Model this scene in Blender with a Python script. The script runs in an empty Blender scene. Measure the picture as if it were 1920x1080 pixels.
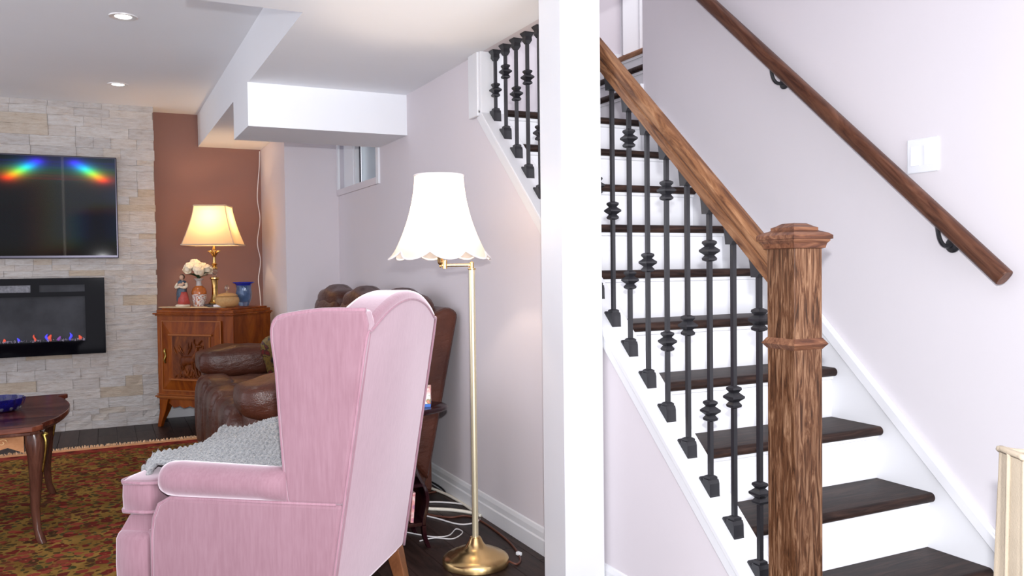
import bpy, bmesh, math, random
from mathutils import Vector, Matrix
random.seed(7)
C = bpy.context.scene.collection
S = bpy.context.scene
PI = math.pi
def V(*a): return Vector(a)
R = math.radians

# ------------------------------------------------------------------ camera, world, lights, exposure
F_PX, YAW, PITCH, ROLL, EYE = 1569.26, R(26.0943), R(1.51678), R(-0.6962), 1.20
fw = V(math.sin(YAW)*math.cos(PITCH), math.cos(YAW)*math.cos(PITCH), -math.sin(PITCH))
rt0 = V(math.cos(YAW), -math.sin(YAW), 0); up0 = rt0.cross(fw)
rt = rt0*math.cos(ROLL)+up0*math.sin(ROLL); up = -rt0*math.sin(ROLL)+up0*math.cos(ROLL)
cam_data = bpy.data.cameras.new('camera'); cam = bpy.data.objects.new('camera', cam_data); C.objects.link(cam)
cam_data.sensor_width = 36; cam_data.lens = F_PX*36/1920; cam_data.clip_start = 0.05
m = Matrix((rt, up, -fw)).transposed().to_4x4(); m.translation = V(0, 0, EYE); cam.matrix_world = m
S.camera = cam

w = bpy.data.worlds.new('world'); S.world = w; w.use_nodes = True
w.node_tree.nodes['Background'].inputs[0].default_value = (0.92, 0.91, 1.0, 1)
w.node_tree.nodes['Background'].inputs[1].default_value = 1.55

def lamp(name, kind, loc, power, color, size=0.03, rot=None, spot=None):
    d = bpy.data.lights.new(name, kind); d.energy = power; d.color = color
    if kind in ('POINT', 'SPOT'): d.shadow_soft_size = size
    if kind == 'AREA': d.size = size
    if spot: d.spot_size = spot; d.spot_blend = 0.6
    o = bpy.data.objects.new(name, d); C.objects.link(o); o.location = loc
    if rot: o.rotation_euler = rot
    return o
# the photographer's flash, mounted just above the lens
lamp('camera_flash', 'POINT', V(0, 0, EYE)+rt*0.02+up*0.14, 255, (0.955, 0.965, 1.0), 0.02)
# added fill area light, standing in for flash bounced back behind the photographer
lamp('room_fill', 'AREA', (1.75, -2.8, 0.9), 190, (0.94, 0.95, 1.0), 2.4, (R(112), 0, R(8)))
S.view_settings.view_transform = 'Standard'; S.view_settings.look = 'None'
S.view_settings.gamma = 1; S.view_settings.use_curve_mapping = False
S.view_settings.exposure = 0.14
S.cycles.max_bounces = 12; S.cycles.diffuse_bounces = 8

# ------------------------------------------------------------------ object helpers
def tag(o, label=None, cat=None, group=None, kind=None):
    if label: o['label'] = label
    if cat: o['category'] = cat
    if group: o['group'] = group
    if kind: o['kind'] = kind
    return o
def thing(name, label, cat, loc=(0, 0, 0), rz=0, group=None):
    o = bpy.data.objects.new(name, None); o.empty_display_size = 0.1; C.objects.link(o)
    o.location = loc; o.rotation_euler = (0, 0, rz)
    return tag(o, label, cat, group)
def link(name, me, parent=None, loc=None, rot=None):
    o = bpy.data.objects.new(name, me); C.objects.link(o); o.parent = parent
    if loc is not None: o.location = loc
    if rot is not None: o.rotation_euler = rot
    return o
class MB:
    def __init__(s): s.v = []; s.f = []; s.m = []; s.mi = 0
    def add(s, vs, fs):
        b = len(s.v); s.v += [tuple(p) for p in vs]; s.f += [tuple(b+i for i in f) for f in fs]; s.m += [s.mi]*len(fs); return s
    def box(s, x0, y0, z0, x1, y1, z1):
        vs = [(x, y, z) for z in (z0, z1) for y in (y0, y1) for x in (x0, x1)]
        return s.add(vs, [(0, 2, 3, 1), (4, 5, 7, 6), (0, 1, 5, 4), (2, 6, 7, 3), (0, 4, 6, 2), (1, 3, 7, 5)])
    def prism(s, poly, axis, a, b):
        # poly of 2D points extruded along an axis from a to b; axis x->(y,z) y->(x,z) z->(x,y)
        def P(p, t):
            return {'x': (t, p[0], p[1]), 'y': (p[0], t, p[1]), 'z': (p[0], p[1], t)}[axis]
        n = len(poly); vs = [P(p, a) for p in poly]+[P(p, b) for p in poly]
        fs = [tuple(range(n))[::-1], tuple(range(n, 2*n))]+[(i, (i+1) % n, n+(i+1) % n, n+i) for i in range(n)]
        return s.add(vs, fs)
    def lathe(s, prof, c=(0, 0, 0), seg=24, rot=0.0, sx=1.0, sy=1.0, wob=None):
        n = len(prof); vs = []
        for k in range(seg):
            a = 2*PI*k/seg+rot
            for r, z in prof:
                q = r*(wob(a, z) if wob else 1)
                vs.append((c[0]+q*math.cos(a)*sx, c[1]+q*math.sin(a)*sy, c[2]+z))
        fs = []
        for k in range(seg):
            k2 = (k+1) % seg
            for i in range(n-1): fs.append((k*n+i, k2*n+i, k2*n+i+1, k*n+i+1))
        if prof[0][0] > 1e-5: fs.append(tuple(k*n for k in range(seg))[::-1])
        if prof[-1][0] > 1e-5: fs.append(tuple(k*n+n-1 for k in range(seg)))
        return s.add(vs, fs)
    def tube(s, path, r, seg=8, close=False, flat=1.0):
        path = [Vector(p) for p in path]; n = len(path); vs = []; prev = None
        rr = r if isinstance(r, (list, tuple)) else [r]*n
        for i, p in enumerate(path):
            t = (path[(i+1) % n]-path[i-1]) if close else (path[min(i+1, n-1)]-path[max(i-1, 0)])
            t.normalize()
            if prev is None:
                u = t.cross(V(0, 0, 1));
                if u.length < 1e-3: u = t.cross(V(1, 0, 0))
            else: u = prev-t*prev.dot(t)
            u.normalize(); prev = u; v = t.cross(u)
            for k in range(seg):
                a = 2*PI*k/seg; vs.append(p+(u*math.cos(a)+v*math.sin(a)*flat)*rr[i])
        fs = []
        for i in range(n if close else n-1):
            j = (i+1) % n
            for k in range(seg): fs.append((i*seg+k, i*seg+(k+1) % seg, j*seg+(k+1) % seg, j*seg+k))
        if not close: fs += [tuple(range(seg))[::-1], tuple((n-1)*seg+k for k in range(seg))]
        return s.add(vs, fs)
    def loft(s, rings, cap=True):
        n = len(rings[0]); vs = [p for r_ in rings for p in r_]; fs = []
        for i in range(len(rings)-1):
            for k in range(n): fs.append((i*n+k, i*n+(k+1) % n, (i+1)*n+(k+1) % n, (i+1)*n+k))
        if cap: fs += [tuple(range(n))[::-1], tuple((len(rings)-1)*n+k for k in range(n))]
        return s.add(vs, fs)
    def sup(s, c, h, e=0.35, e2=None, nu=14, nv=24, fn=None):
        # a puffed superellipsoid cushion
        e2 = e if e2 is None else e2
        f = lambda x, q: math.copysign(abs(x)**q, x)
        vs = []; fs = []
        for i in range(nu+1):
            p = -PI/2+PI*i/nu
            for k in range(nv):
                t = 2*PI*k/nv
                q = V(h[0]*f(math.cos(p), e)*f(math.cos(t), e2), h[1]*f(math.cos(p), e)*f(math.sin(t), e2), h[2]*f(math.sin(p), e))
                if fn: q = fn(q)
                vs.append(q+Vector(c))
        for i in range(nu):
            for k in range(nv): fs.append((i*nv+k, i*nv+(k+1) % nv, (i+1)*nv+(k+1) % nv, (i+1)*nv+k))
        return s.add(vs, fs)
    def grid(s, nu, nv, fn):
        vs = [fn(i/nu, j/nv) for i in range(nu+1) for j in range(nv+1)]
        return s.add(vs, [(i*(nv+1)+j, (i+1)*(nv+1)+j, (i+1)*(nv+1)+j+1, i*(nv+1)+j+1) for i in range(nu) for j in range(nv)])
    def xf(s, M, start=0):
        s.v[start:] = [tuple(M @ Vector(p)) for p in s.v[start:]]; return s
    def mesh(s, name, mats, smooth=False):
        me = bpy.data.meshes.new(name); me.from_pydata(s.v, [], s.f)
        for mm in (mats if isinstance(mats, (list, tuple)) else [mats]): me.materials.append(mm)
        me.polygons.foreach_set('material_index', s.m)
        bm = bmesh.new(); bm.from_mesh(me); bmesh.ops.remove_doubles(bm, verts=bm.verts, dist=1e-6)
        bmesh.ops.recalc_face_normals(bm, faces=bm.faces); bm.to_mesh(me); bm.free()
        if smooth:
            me.polygons.foreach_set('use_smooth', [True]*len(me.polygons))
            if smooth is not True: me.set_sharp_from_angle(angle=R(smooth))
        me.update(); return me
    def build(s, name, mats, parent=None, smooth=False, bevel=0, seg=2, sub=0, loc=None, rot=None):
        o = link(name, s.mesh(name, mats, smooth), parent, loc, rot)
        if bevel:
            b = o.modifiers.new('bevel', 'BEVEL'); b.width = bevel; b.segments = seg; b.limit_method = 'ANGLE'; b.angle_limit = R(35)
        if sub:
            b = o.modifiers.new('sub', 'SUBSURF'); b.levels = sub; b.render_levels = sub
        return o
def bx(name, mats, b, parent=None, bevel=0, kind=None, **k):
    o = MB().box(*b).build(name, mats, parent, bevel=bevel, **k)
    if kind: o['kind'] = kind
    return o
def copy_tree(o, parent=None):
    c = o.copy(); C.objects.link(c); c.parent = parent
    for ch in list(o.children): copy_tree(ch, c)
    return c
def arc(p0, p1, p2, n=10):
    p0, p1, p2 = Vector(p0), Vector(p1), Vector(p2)
    return [p0*(1-t)**2+p1*2*t*(1-t)+p2*t*t for t in (i/n for i in range(n+1))]
def spline(pts, n=8):
    P = [Vector(p) for p in pts]; out = []
    for i in range(len(P)-1):
        a, b, c, d = P[max(i-1, 0)], P[i], P[i+1], P[min(i+2, len(P)-1)]
        for k in range(n):
            t = k/n; out.append(0.5*((2*b)+(c-a)*t+(2*a-5*b+4*c-d)*t*t+(3*b-a-3*c+d)*t**3))
    out.append(P[-1]); return out

# ------------------------------------------------------------------ materials
def new(name):
    mt = bpy.data.materials.new(name); mt.use_nodes = True
    n = mt.node_tree.nodes; return mt, n, mt.node_tree.links, n['Principled BSDF']
def ramp(n, stops):
    r_ = n.new('ShaderNodeValToRGB'); e = r_.color_ramp.elements
    while len(e) < len(stops): e.new(0.5)
    for q, (p, c) in zip(e, stops): q.position = p; q.color = (*c, 1)
    return r_
def coords(n, L, scale, kind='Object'):
    tc = n.new('ShaderNodeTexCoord'); mp = n.new('ShaderNodeMapping'); mp.inputs['Scale'].default_value = scale
    L.new(tc.outputs[kind], mp.inputs[0]); return mp.outputs[0]
def noise(n, L, vec, scale, detail=4, rough=0.55):
    t = n.new('ShaderNodeTexNoise'); t.inputs['Scale'].default_value = scale; t.inputs['Detail'].default_value = detail
    t.inputs['Roughness'].default_value = rough
    if vec: L.new(vec, t.inputs['Vector'])
    return t.outputs[0]
def bump(n, L, b, h, st, dist=0.01):
    u = n.new('ShaderNodeBump'); u.inputs['Strength'].default_value = st; u.inputs['Distance'].default_value = dist
    L.new(h, u.inputs['Height']); L.new(u.outputs[0], b.inputs['Normal'])
def plain(name, col, rough=0.5, metal=0, var=0.06, scale=6, bmp=0, sheen=0, spec=0.5, coat=0, trans=0, ior=1.5, emit=None, es=0):
    mt, n, L, b = new(name)
    b.inputs['Roughness'].default_value = rough; b.inputs['Metallic'].default_value = metal
    b.inputs['Specular IOR Level'].default_value = spec; b.inputs['Coat Weight'].default_value = coat
    b.inputs['Coat Roughness'].default_value = 0.06
    b.inputs['Sheen Weight'].default_value = sheen; b.inputs['Transmission Weight'].default_value = trans; b.inputs['IOR'].default_value = ior
    nz = noise(n, L, coords(n, L, (1, 1, 1)), scale)
    lo = tuple(max(0, c*(1-var)) for c in col); hi = tuple(min(1, c*(1+var)) for c in col)
    r_ = ramp(n, [(0.3, lo), (0.7, hi)]); L.new(nz, r_.inputs[0]); L.new(r_.outputs[0], b.inputs['Base Color'])
    if bmp: bump(n, L, b, noise(n, L, coords(n, L, (1, 1, 1)), scale*20), bmp, 0.003)
    if emit: b.inputs['Emission Color'].default_value = (*emit, 1); b.inputs['Emission Strength'].default_value = es
    return mt
def wood(name, dark, light, axis='x', scale=9, rough=0.35, coat=0.2, stretch=14, mid=None, bmp=0.15, rnd=False, distort=1.5, spec=0.18):
    mt, n, L, b = new(name)
    b.inputs['Roughness'].default_value = rough; b.inputs['Coat Weight'].default_value = coat*0.35; b.inputs['Coat Roughness'].default_value = 0.15; b.inputs['Specular IOR Level'].default_value = spec
    sc = [stretch]*3; sc['xyz'.index(axis)] = 1
    v = coords(n, L, tuple(sc))
    t = n.new('ShaderNodeTexNoise'); t.inputs['Scale'].default_value = scale/6; t.inputs['Detail'].default_value = 7
    t.inputs['Roughness'].default_value = 0.65; t.inputs['Distortion'].default_value = distort
    if rnd:
        oi = n.new('ShaderNodeObjectInfo'); ad = n.new('ShaderNodeVectorMath'); ad.operation = 'ADD'
        sl = n.new('ShaderNodeVectorMath'); sl.operation = 'SCALE'; sl.inputs[3].default_value = 40
        L.new(oi.outputs['Random'], sl.inputs[0]); L.new(v, ad.inputs[0]); L.new(sl.outputs[0], ad.inputs[1]); v = ad.outputs[0]
    L.new(v, t.inputs['Vector'])
    st = [(0.30, dark), (0.72, light)] if mid is None else [(0.34, dark), (0.49, mid), (0.68, light)]
    r_ = ramp(n, st); L.new(t.outputs[0], r_.inputs[0])
    out = r_.outputs[0]
    if rnd:
        h = n.new('ShaderNodeHueSaturation'); mr = n.new('ShaderNodeMapRange'); mr.inputs[3].default_value = 0.75; mr.inputs[4].default_value = 1.25
        L.new(oi.outputs['Random'], mr.inputs[0]); L.new(mr.outputs[0], h.inputs['Value']); L.new(out, h.inputs['Color']); out = h.outputs[0]
    L.new(out, b.inputs['Base Color'])
    if bmp: bump(n, L, b, t.outputs[0], bmp, 0.004)
    return mt
M = {}
M['wall'] = plain('lilac_wall_paint', (0.69, 0.645, 0.675), 0.85, var=0.012, scale=2)
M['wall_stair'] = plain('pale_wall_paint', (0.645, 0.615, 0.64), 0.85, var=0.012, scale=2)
M['brown'] = plain('brown_wall_paint', (0.245, 0.127, 0.104), 0.7, var=0.02, scale=3)
M['ceil'] = plain('ceiling_paint', (0.84, 0.86, 0.89), 0.9, var=0.01, scale=2)
M['white'] = plain('white_trim_paint', (0.745, 0.75, 0.77), 0.35, var=0.01, scale=3)
M['newel'] = wood('newel_oak', (0.022, 0.008, 0.003), (0.27, 0.15, 0.085), 'z', 44, 0.45, 0.1, 10, mid=(0.095, 0.038, 0.016), bmp=0.25)
M['newel_top'] = wood('newel_cap_oak', (0.06, 0.022, 0.012), (0.24, 0.115, 0.06), 'x', 30, 0.38, 0.25, 8, mid=(0.13, 0.05, 0.025))
M['rail'] = wood('handrail_oak', (0.07, 0.026, 0.011), (0.29, 0.15, 0.075), 'x', 26, 0.4, 0.2, 9, mid=(0.175, 0.075, 0.032))
M['rail_dark'] = wood('dark_handrail', (0.04, 0.014, 0.008), (0.14, 0.06, 0.034), 'x', 22, 0.35, 0.3, 9, mid=(0.085, 0.032, 0.017))
M['tread'] = wood('tread_oak', (0.008, 0.0045, 0.0035), (0.05, 0.026, 0.018), 'x', 22, 0.5, 0.0, 10, mid=(0.021, 0.0105, 0.008), rnd=True)
M['tread_light'] = wood('landing_oak', (0.16, 0.065, 0.03), (0.5, 0.25, 0.13), 'y', 22, 0.4, 0.1, 10)
M['iron'] = plain('black_iron', (0.009, 0.009, 0.012), 0.4, var=0.15, scale=40, spec=0.6)
M['floor'] = wood('dark_floor_board', (0.009, 0.005, 0.0045), (0.045, 0.024, 0.02), 'y', 14, 0.42, 0.05, 9, mid=(0.03, 0.017, 0.014), rnd=True)
M['seam'] = plain('floor_base', (0.006, 0.004, 0.004), 0.7)
M['velvet'] = None
M['brass'] = plain('satin_brass', (0.74, 0.52, 0.24), 0.25, 1, var=0.04, scale=8)
M['brass_lamp'] = plain('antique_brass', (0.62, 0.40, 0.14), 0.22, 1, var=0.3, scale=30)
M['nickel'] = plain('pale_brass_tube', (0.80, 0.72, 0.50), 0.3, 0.7, var=0.02, scale=8)
M['black_gloss'] = plain('black_glass', (0.003, 0.003, 0.005), 0.05, var=0, spec=0.12)
M['tv_frame'] = plain('tv_frame', (0.06, 0.055, 0.075), 0.28, 0.6, var=0.02)
M['cherry'] = wood('cherry_veneer', (0.13, 0.023, 0.002), (0.32, 0.085, 0.008), 'z', 9, 0.35, 0.0, 5, mid=(0.215, 0.046, 0.004), bmp=0.03)
M['cherry_lip'] = plain('cherry_edge', (0.30, 0.085, 0.014), 0.3, spec=0.25)
M['mahogany'] = wood('mahogany_veneer', (0.035, 0.008, 0.005), (0.2, 0.06, 0.03), 'x', 10, 0.18, 0.7, 5, mid=(0.095, 0.024, 0.014), bmp=0.0)
M['mahogany_leg'] = wood('mahogany_leg', (0.03, 0.011, 0.008), (0.125, 0.05, 0.032), 'z', 12, 0.22, 0.5, 6, mid=(0.07, 0.026, 0.017), bmp=0.0)
M['inlay'] = wood('inlaid_apron', (0.32, 0.13, 0.05), (0.56, 0.28, 0.13), 'x', 22, 0.3, 0.4, 3, bmp=0.0)
M['inlay_light'] = plain('light_inlay', (0.6, 0.34, 0.15), 0.3)
M['espresso'] = plain('black_cherry_lacquer', (0.016, 0.003, 0.005), 0.16, var=0.2, scale=5, spec=0.25)
M['leather'] = None
M['chair_leg'] = wood('walnut_leg', (0.09, 0.03, 0.012), (0.24, 0.095, 0.04), 'z', 14, 0.35, 0.2, 6)
M['white_plastic'] = plain('white_plastic', (0.86, 0.87, 0.89), 0.3, var=0.01)
M['cream_plastic'] = plain('cream_cord', (0.80, 0.76, 0.66), 0.4, var=0.02)
M['brown_cord'] = plain('brown_cord', (0.11, 0.035, 0.02), 0.45, var=0.05)
M['black_cord'] = plain('black_cord', (0.012, 0.012, 0.014), 0.45, var=0.05)
M['steel_cord'] = plain('silver_cord', (0.72, 0.70, 0.70), 0.3, var=0.02)
M['fringe'] = plain('rug_fringe', (0.68, 0.45, 0.27), 0.95, var=0.25, scale=50)
M['rug_edge'] = plain('rug_binding', (0.66, 0.33, 0.15), 0.95, var=0.15, scale=40)
M['flower'] = plain('white_petal', (0.86, 0.76, 0.58), 0.7, var=0.05, scale=30)
M['leaf'] = plain('dark_leaf', (0.02, 0.055, 0.02), 0.5, var=0.3, scale=30)
M['skin'] = plain('figurine_skin', (0.62, 0.40, 0.28), 0.5)
M['robe_blue'] = plain('figurine_blue', (0.06, 0.09, 0.13), 0.45, var=0.3, scale=60)
M['robe_red'] = plain('figurine_red', (0.42, 0.06, 0.05), 0.45, var=0.2, scale=60)
M['cream'] = plain('cream_glaze', (0.72, 0.62, 0.48), 0.4, var=0.1, scale=40)
M['hair'] = plain('figurine_hair', (0.07, 0.035, 0.02), 0.6)
M['doily'] = plain('lace_doily', (0.75, 0.57, 0.36), 0.95, var=0.12, scale=120, bmp=0.4)
M['marble'] = plain('black_marble', (0.02, 0.01, 0.008), 0.15, var=0.3, scale=30)
M['window_frame'] = plain('window_vinyl', (0.80, 0.82, 0.85), 0.4, var=0.01)
M['well'] = plain('window_well', (0.50, 0.55, 0.58), 0.8, var=0.03)
M['steel_ring'] = plain('downlight_ring', (0.80, 0.79, 0.78), 0.3, 0.3, var=0.02)
M['lens'] = plain('downlight_lens', (1, 1, 1), 0.3, emit=(1, 0.97, 0.92), es=9)
M['bronze'] = plain('gilt_bronze', (0.42, 0.30, 0.08), 0.3, 1, var=0.3, scale=80)
M['switch'] = plain('switch_plate', (0.74, 0.76, 0.80), 0.3, var=0.005)
M['firebox'] = plain('firebox_back', (0.05, 0.052, 0.06), 0.4, 0.0, spec=0.06, var=0.35, scale=4)
M['vent'] = plain('vent_mesh', (0.10, 0.10, 0.115), 0.4, 0.4, var=0.4, scale=60)
M['crystal'] = plain('fire_crystal', (0.55, 0.5, 0.62), 0.08, trans=0.4, ior=1.45, var=0.2, scale=60)
M['flame_blue'] = plain('blue_flame', (0.05, 0.05, 0.3), 0.5, emit=(0.06, 0.05, 1.0), es=0.7)
M['flame_red'] = plain('red_flame', (0.3, 0.05, 0.02), 0.5, emit=(1.0, 0.10, 0.05), es=0.5)
M['flame_violet'] = plain('violet_ember', (0.15, 0.05, 0.2), 0.5, emit=(0.35, 0.10, 0.6), es=0.35)
M['canvas'] = plain('beige_canvas', (0.38, 0.315, 0.235), 0.95, var=0.05, scale=14, bmp=0.3)
M['candy'] = plain('amber_glass', (0.95, 0.62, 0.28), 0.12, trans=0.55, ior=1.3, var=0.12, scale=70, bmp=0.6)
M['clear'] = plain('clear_glass', (0.95, 0.9, 0.85), 0.03, trans=0.95, ior=1.45, var=0)
M['blue_glass'] = plain('blue_art_glass', (0.30, 0.48, 0.85), 0.05, trans=0.85, ior=1.4, var=0.35, scale=18)
M['blue_rim'] = plain('cobalt_glass_rim', (0.03, 0.05, 0.55), 0.05, trans=0.5, ior=1.45, var=0.2)
M['cobalt'] = plain('cobalt_cut_glass', (0.006, 0.006, 0.11), 0.05, trans=0.3, ior=1.5, var=0.4, scale=40)
M['paper'] = plain('paper_pages', (0.80, 0.74, 0.68), 0.9, var=0.05)
M['silver_box'] = plain('silver_box', (0.70, 0.70, 0.76), 0.35, var=0.03)

def velvet(name, base, dark, pile=True):
    mt, n, L, b = new(name)
    b.inputs['Roughness'].default_value = 0.75; b.inputs['Specular IOR Level'].default_value = 0.15
    b.inputs['Sheen Weight'].default_value = 0.65; b.inputs['Sheen Roughness'].default_value = 0.4
    b.inputs['Sheen Tint'].default_value = (1.0, 0.92, 0.97, 1)
    v = coords(n, L, (150, 150, 14)); a = noise(n, L, v, 1, 3); c = noise(n, L, coords(n, L, (1, 1, 1)), 5, 3)
    ad = n.new('ShaderNodeMath'); ad.operation = 'MULTIPLY_ADD'; ad.inputs[1].default_value = 0.55
    L.new(a, ad.inputs[0]); sc = n.new('ShaderNodeMath'); sc.operation = 'MULTIPLY'; sc.inputs[1].default_value = 0.45
    L.new(c, sc.inputs[0]); L.new(sc.outputs[0], ad.inputs[2])
    r_ = ramp(n, [(0.36, dark), (0.62, base)]); L.new(ad.outputs[0], r_.inputs[0]); L.new(r_.outputs[0], b.inputs['Base Color'])
    bump(n, L, b, a, 0.12, 0.002)
    if not pile: b.inputs['Sheen Weight'].default_value = 0.4; return mt
    # pile: a second soft sheen lobe, the way velvet brightens at a grazing angle
    sh_ = n.new('ShaderNodeBsdfSheen'); sh_.inputs['Color'].default_value = (0.34, 0.29, 0.32, 1); sh_.inputs['Roughness'].default_value = 0.5
    ad2 = n.new('ShaderNodeAddShader'); L.new(b.outputs[0], ad2.inputs[0]); L.new(sh_.outputs[0], ad2.inputs[1]); L.new(ad2.outputs[0], n['Material Output'].inputs[0])
    return mt
M['velvet'] = velvet('pink_velvet', (0.268, 0.150, 0.181), (0.228, 0.119, 0.146))
M['velvet_pipe'] = velvet('pink_piping', (0.33, 0.19, 0.23), (0.27, 0.14, 0.175), False)

def leather(name):
    mt, n, L, b = new(name)
    b.inputs['Roughness'].default_value = 0.32; b.inputs['Specular IOR Level'].default_value = 0.38
    c = noise(n, L, coords(n, L, (1, 1, 1)), 4, 5)
    r_ = ramp(n, [(0.3, (0.045, 0.013, 0.008)), (0.7, (0.095, 0.029, 0.016))]); L.new(c, r_.inputs[0]); L.new(r_.outputs[0], b.inputs['Base Color'])
    v = n.new('ShaderNodeTexVoronoi'); v.inputs['Scale'].default_value = 160; L.new(coords(n, L, (1, 1, 1)), v.inputs['Vector'])
    ad = n.new('ShaderNodeMath'); ad.operation = 'MULTIPLY_ADD'; ad.inputs[1].default_value = 0.12
    L.new(v.outputs[0], ad.inputs[0]); L.new(noise(n, L, coords(n, L, (3, 3, 8)), 5, 4), ad.inputs[2])
    bump(n, L, b, ad.outputs[0], 0.35, 0.015); return mt
M['leather'] = leather('oxblood_leather')

def stone_mat():
    mt, n, L, b = new('split_face_quartzite')
    b.inputs['Roughness'].default_value = 0.6
    oi = n.new('ShaderNodeObjectInfo')
    r_ = ramp(n, [(0.0, (0.56, 0.54, 0.53)), (0.3, (0.66, 0.64, 0.62)), (0.6, (0.61, 0.58, 0.56)), (0.8, (0.66, 0.62, 0.58)), (0.93, (0.57, 0.48, 0.37)), (1.0, (0.68, 0.66, 0.65))])
    L.new(oi.outputs['Random'], r_.inputs[0])
    tc = n.new('ShaderNodeTexCoord'); mp = n.new('ShaderNodeMapping'); mp.inputs['Scale'].default_value = (5, 5, 22)
    ad = n.new('ShaderNodeVectorMath'); ad.operation = 'ADD'; L.new(tc.outputs['Object'], ad.inputs[0])
    L.new(oi.outputs['Location'], ad.inputs[1]); L.new(ad.outputs[0], mp.inputs[0])
    a = noise(n, L, mp.outputs[0], 2.2, 7, 0.7)
    r2 = ramp(n, [(0.28, (0.58, 0.47, 0.40)), (0.42, (0.84, 0.79, 0.75)), (0.6, (1, 1, 1))]); L.new(a, r2.inputs[0])
    mx = n.new('ShaderNodeMix'); mx.data_type = 'RGBA'; mx.blend_type = 'MULTIPLY'; mx.inputs[0].default_value = 0.8
    L.new(r_.outputs[0], mx.inputs[6]); L.new(r2.outputs[0], mx.inputs[7]); L.new(mx.outputs[2], b.inputs['Base Color'])
    bump(n, L, b, a, 0.8, 0.02); return mt
M['stone'] = stone_mat()
M['grout'] = plain('stone_backing', (0.34, 0.30, 0.27), 0.9, var=0.1, scale=20)

def rug_mat():
    mt, n, L, b = new('floral_rug'); b.inputs['Roughness'].default_value = 1.0; b.inputs['Specular IOR Level'].default_value = 0.05
    tc = n.new('ShaderNodeTexCoord')
    nz = n.new('ShaderNodeTexNoise'); nz.inputs['Scale'].default_value = 16; L.new(tc.outputs['Object'], nz.inputs['Vector'])
    mv = n.new('ShaderNodeMix'); mv.data_type = 'VECTOR'; mv.inputs[0].default_value = 0.055
    L.new(tc.outputs['Object'], mv.inputs[4]); L.new(nz.outputs['Color'], mv.inputs[5])
    def vor(scale):
        v = n.new('ShaderNodeTexVoronoi'); v.inputs['Scale'].default_value = scale; L.new(mv.outputs[1], v.inputs['Vector']); return v
    def over(base, col, mask):
        mx = n.new('ShaderNodeMix'); mx.data_type = 'RGBA'; L.new(mask, mx.inputs[0]); L.new(base, mx.inputs[6])
        if isinstance(col, tuple): mx.inputs[7].default_value = (*col, 1)
        else: L.new(col, mx.inputs[7])
        return mx.outputs[2]
    def less(val, t, s_=0.03):
        r_ = ramp(n, [(max(t-s_, 0), (1, 1, 1)), (t+s_, (0, 0, 0))]); L.new(val, r_.inputs[0]); return r_.outputs[0]
    g = ramp(n, [(0.35, (0.15, 0.08, 0.018)), (0.65, (0.30, 0.17, 0.042))]); L.new(noise(n, L, tc.outputs['Object'], 5, 4), g.inputs[0])
    v1, v2, v3 = vor(21), vor(34), vor(27)
    c1 = ramp(n, [(0.0, (0.20, 0.022, 0.018)), (0.35, (0.11, 0.018, 0.014)), (0.55, (0.30, 0.055, 0.035)), (0.8, (0.055, 0.028, 0.012)), (1.0, (0.17, 0.03, 0.03))]); L.new(v1.outputs['Color'], c1.inputs[0])
    c2 = ramp(n, [(0.0, (0.035, 0.05, 0.018)), (0.5, (0.075, 0.042, 0.015)), (1.0, (0.06, 0.08, 0.035))]); L.new(v2.outputs['Color'], c2.inputs[0])
    out = over(g.outputs[0], c2.outputs[0], less(v2.outputs['Distance'], 0.40))
    out = over(out, (0.075, 0.035, 0.012), less(v3.outputs['Distance'], 0.24))
    out = over(out, c1.outputs[0], less(v1.outputs['Distance'], 0.46))
    out = over(out, (0.32, 0.10, 0.05), less(v1.outputs['Distance'], 0.10))
    # border band of small red and dark blossoms along the far edge (the rug's own pattern)
    sx = n.new('ShaderNodeSeparateXYZ'); L.new(tc.outputs['Object'], sx.inputs[0])
    rb = ramp(n, [(0.0, (0, 0, 0)), (0.5, (0, 0, 0)), (0.5001, (1, 1, 1))]); rb.color_ramp.interpolation = 'CONSTANT'
    mr = n.new('ShaderNodeMapRange'); mr.inputs[1].default_value = -0.17; mr.inputs[2].default_value = 0.0; L.new(sx.outputs['Y'], mr.inputs[0])
    rb2 = ramp(n, [(0.0, (0, 0, 0)), (0.02, (1, 1, 1)), (1.0, (1, 1, 1))]); L.new(mr.outputs[0], rb2.inputs[0])
    bc = ramp(n, [(0.30, (0.055, 0.02, 0.012)), (0.46, (0.20, 0.03, 0.022)), (0.62, (0.30, 0.05, 0.035)), (0.72, (0.14, 0.06, 0.02))]); L.new(noise(n, L, tc.outputs['Object'], 13, 3), bc.inputs[0])
    out = over(out, bc.outputs[0], rb2.outputs[0])
    L.new(out, b.inputs['Base Color']); bump(n, L, b, noise(n, L, tc.outputs['Object'], 260, 2), 0.5, 0.004); return mt
M['rug'] = rug_mat()

def knit_mat():
    mt, n, L, b = new('grey_wool_knit'); b.inputs['Roughness'].default_value = 1; b.inputs['Sheen Weight'].default_value = 0.5
    b.inputs['Specular IOR Level'].default_value = 0.1
    v = coords(n, L, (1, 1, 1)); a = noise(n, L, v, 150, 2); c = noise(n, L, v, 10, 3)
    r_ = ramp(n, [(0.30, (0.15, 0.16, 0.17)), (0.52, (0.27, 0.275, 0.28)), (0.72, (0.37, 0.37, 0.365))]); L.new(a, r_.inputs[0]); L.new(r_.outputs[0], b.inputs['Base Color'])
    bump(n, L, b, a, 0.8, 0.006); return mt
M['knit'] = knit_mat()

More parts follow.
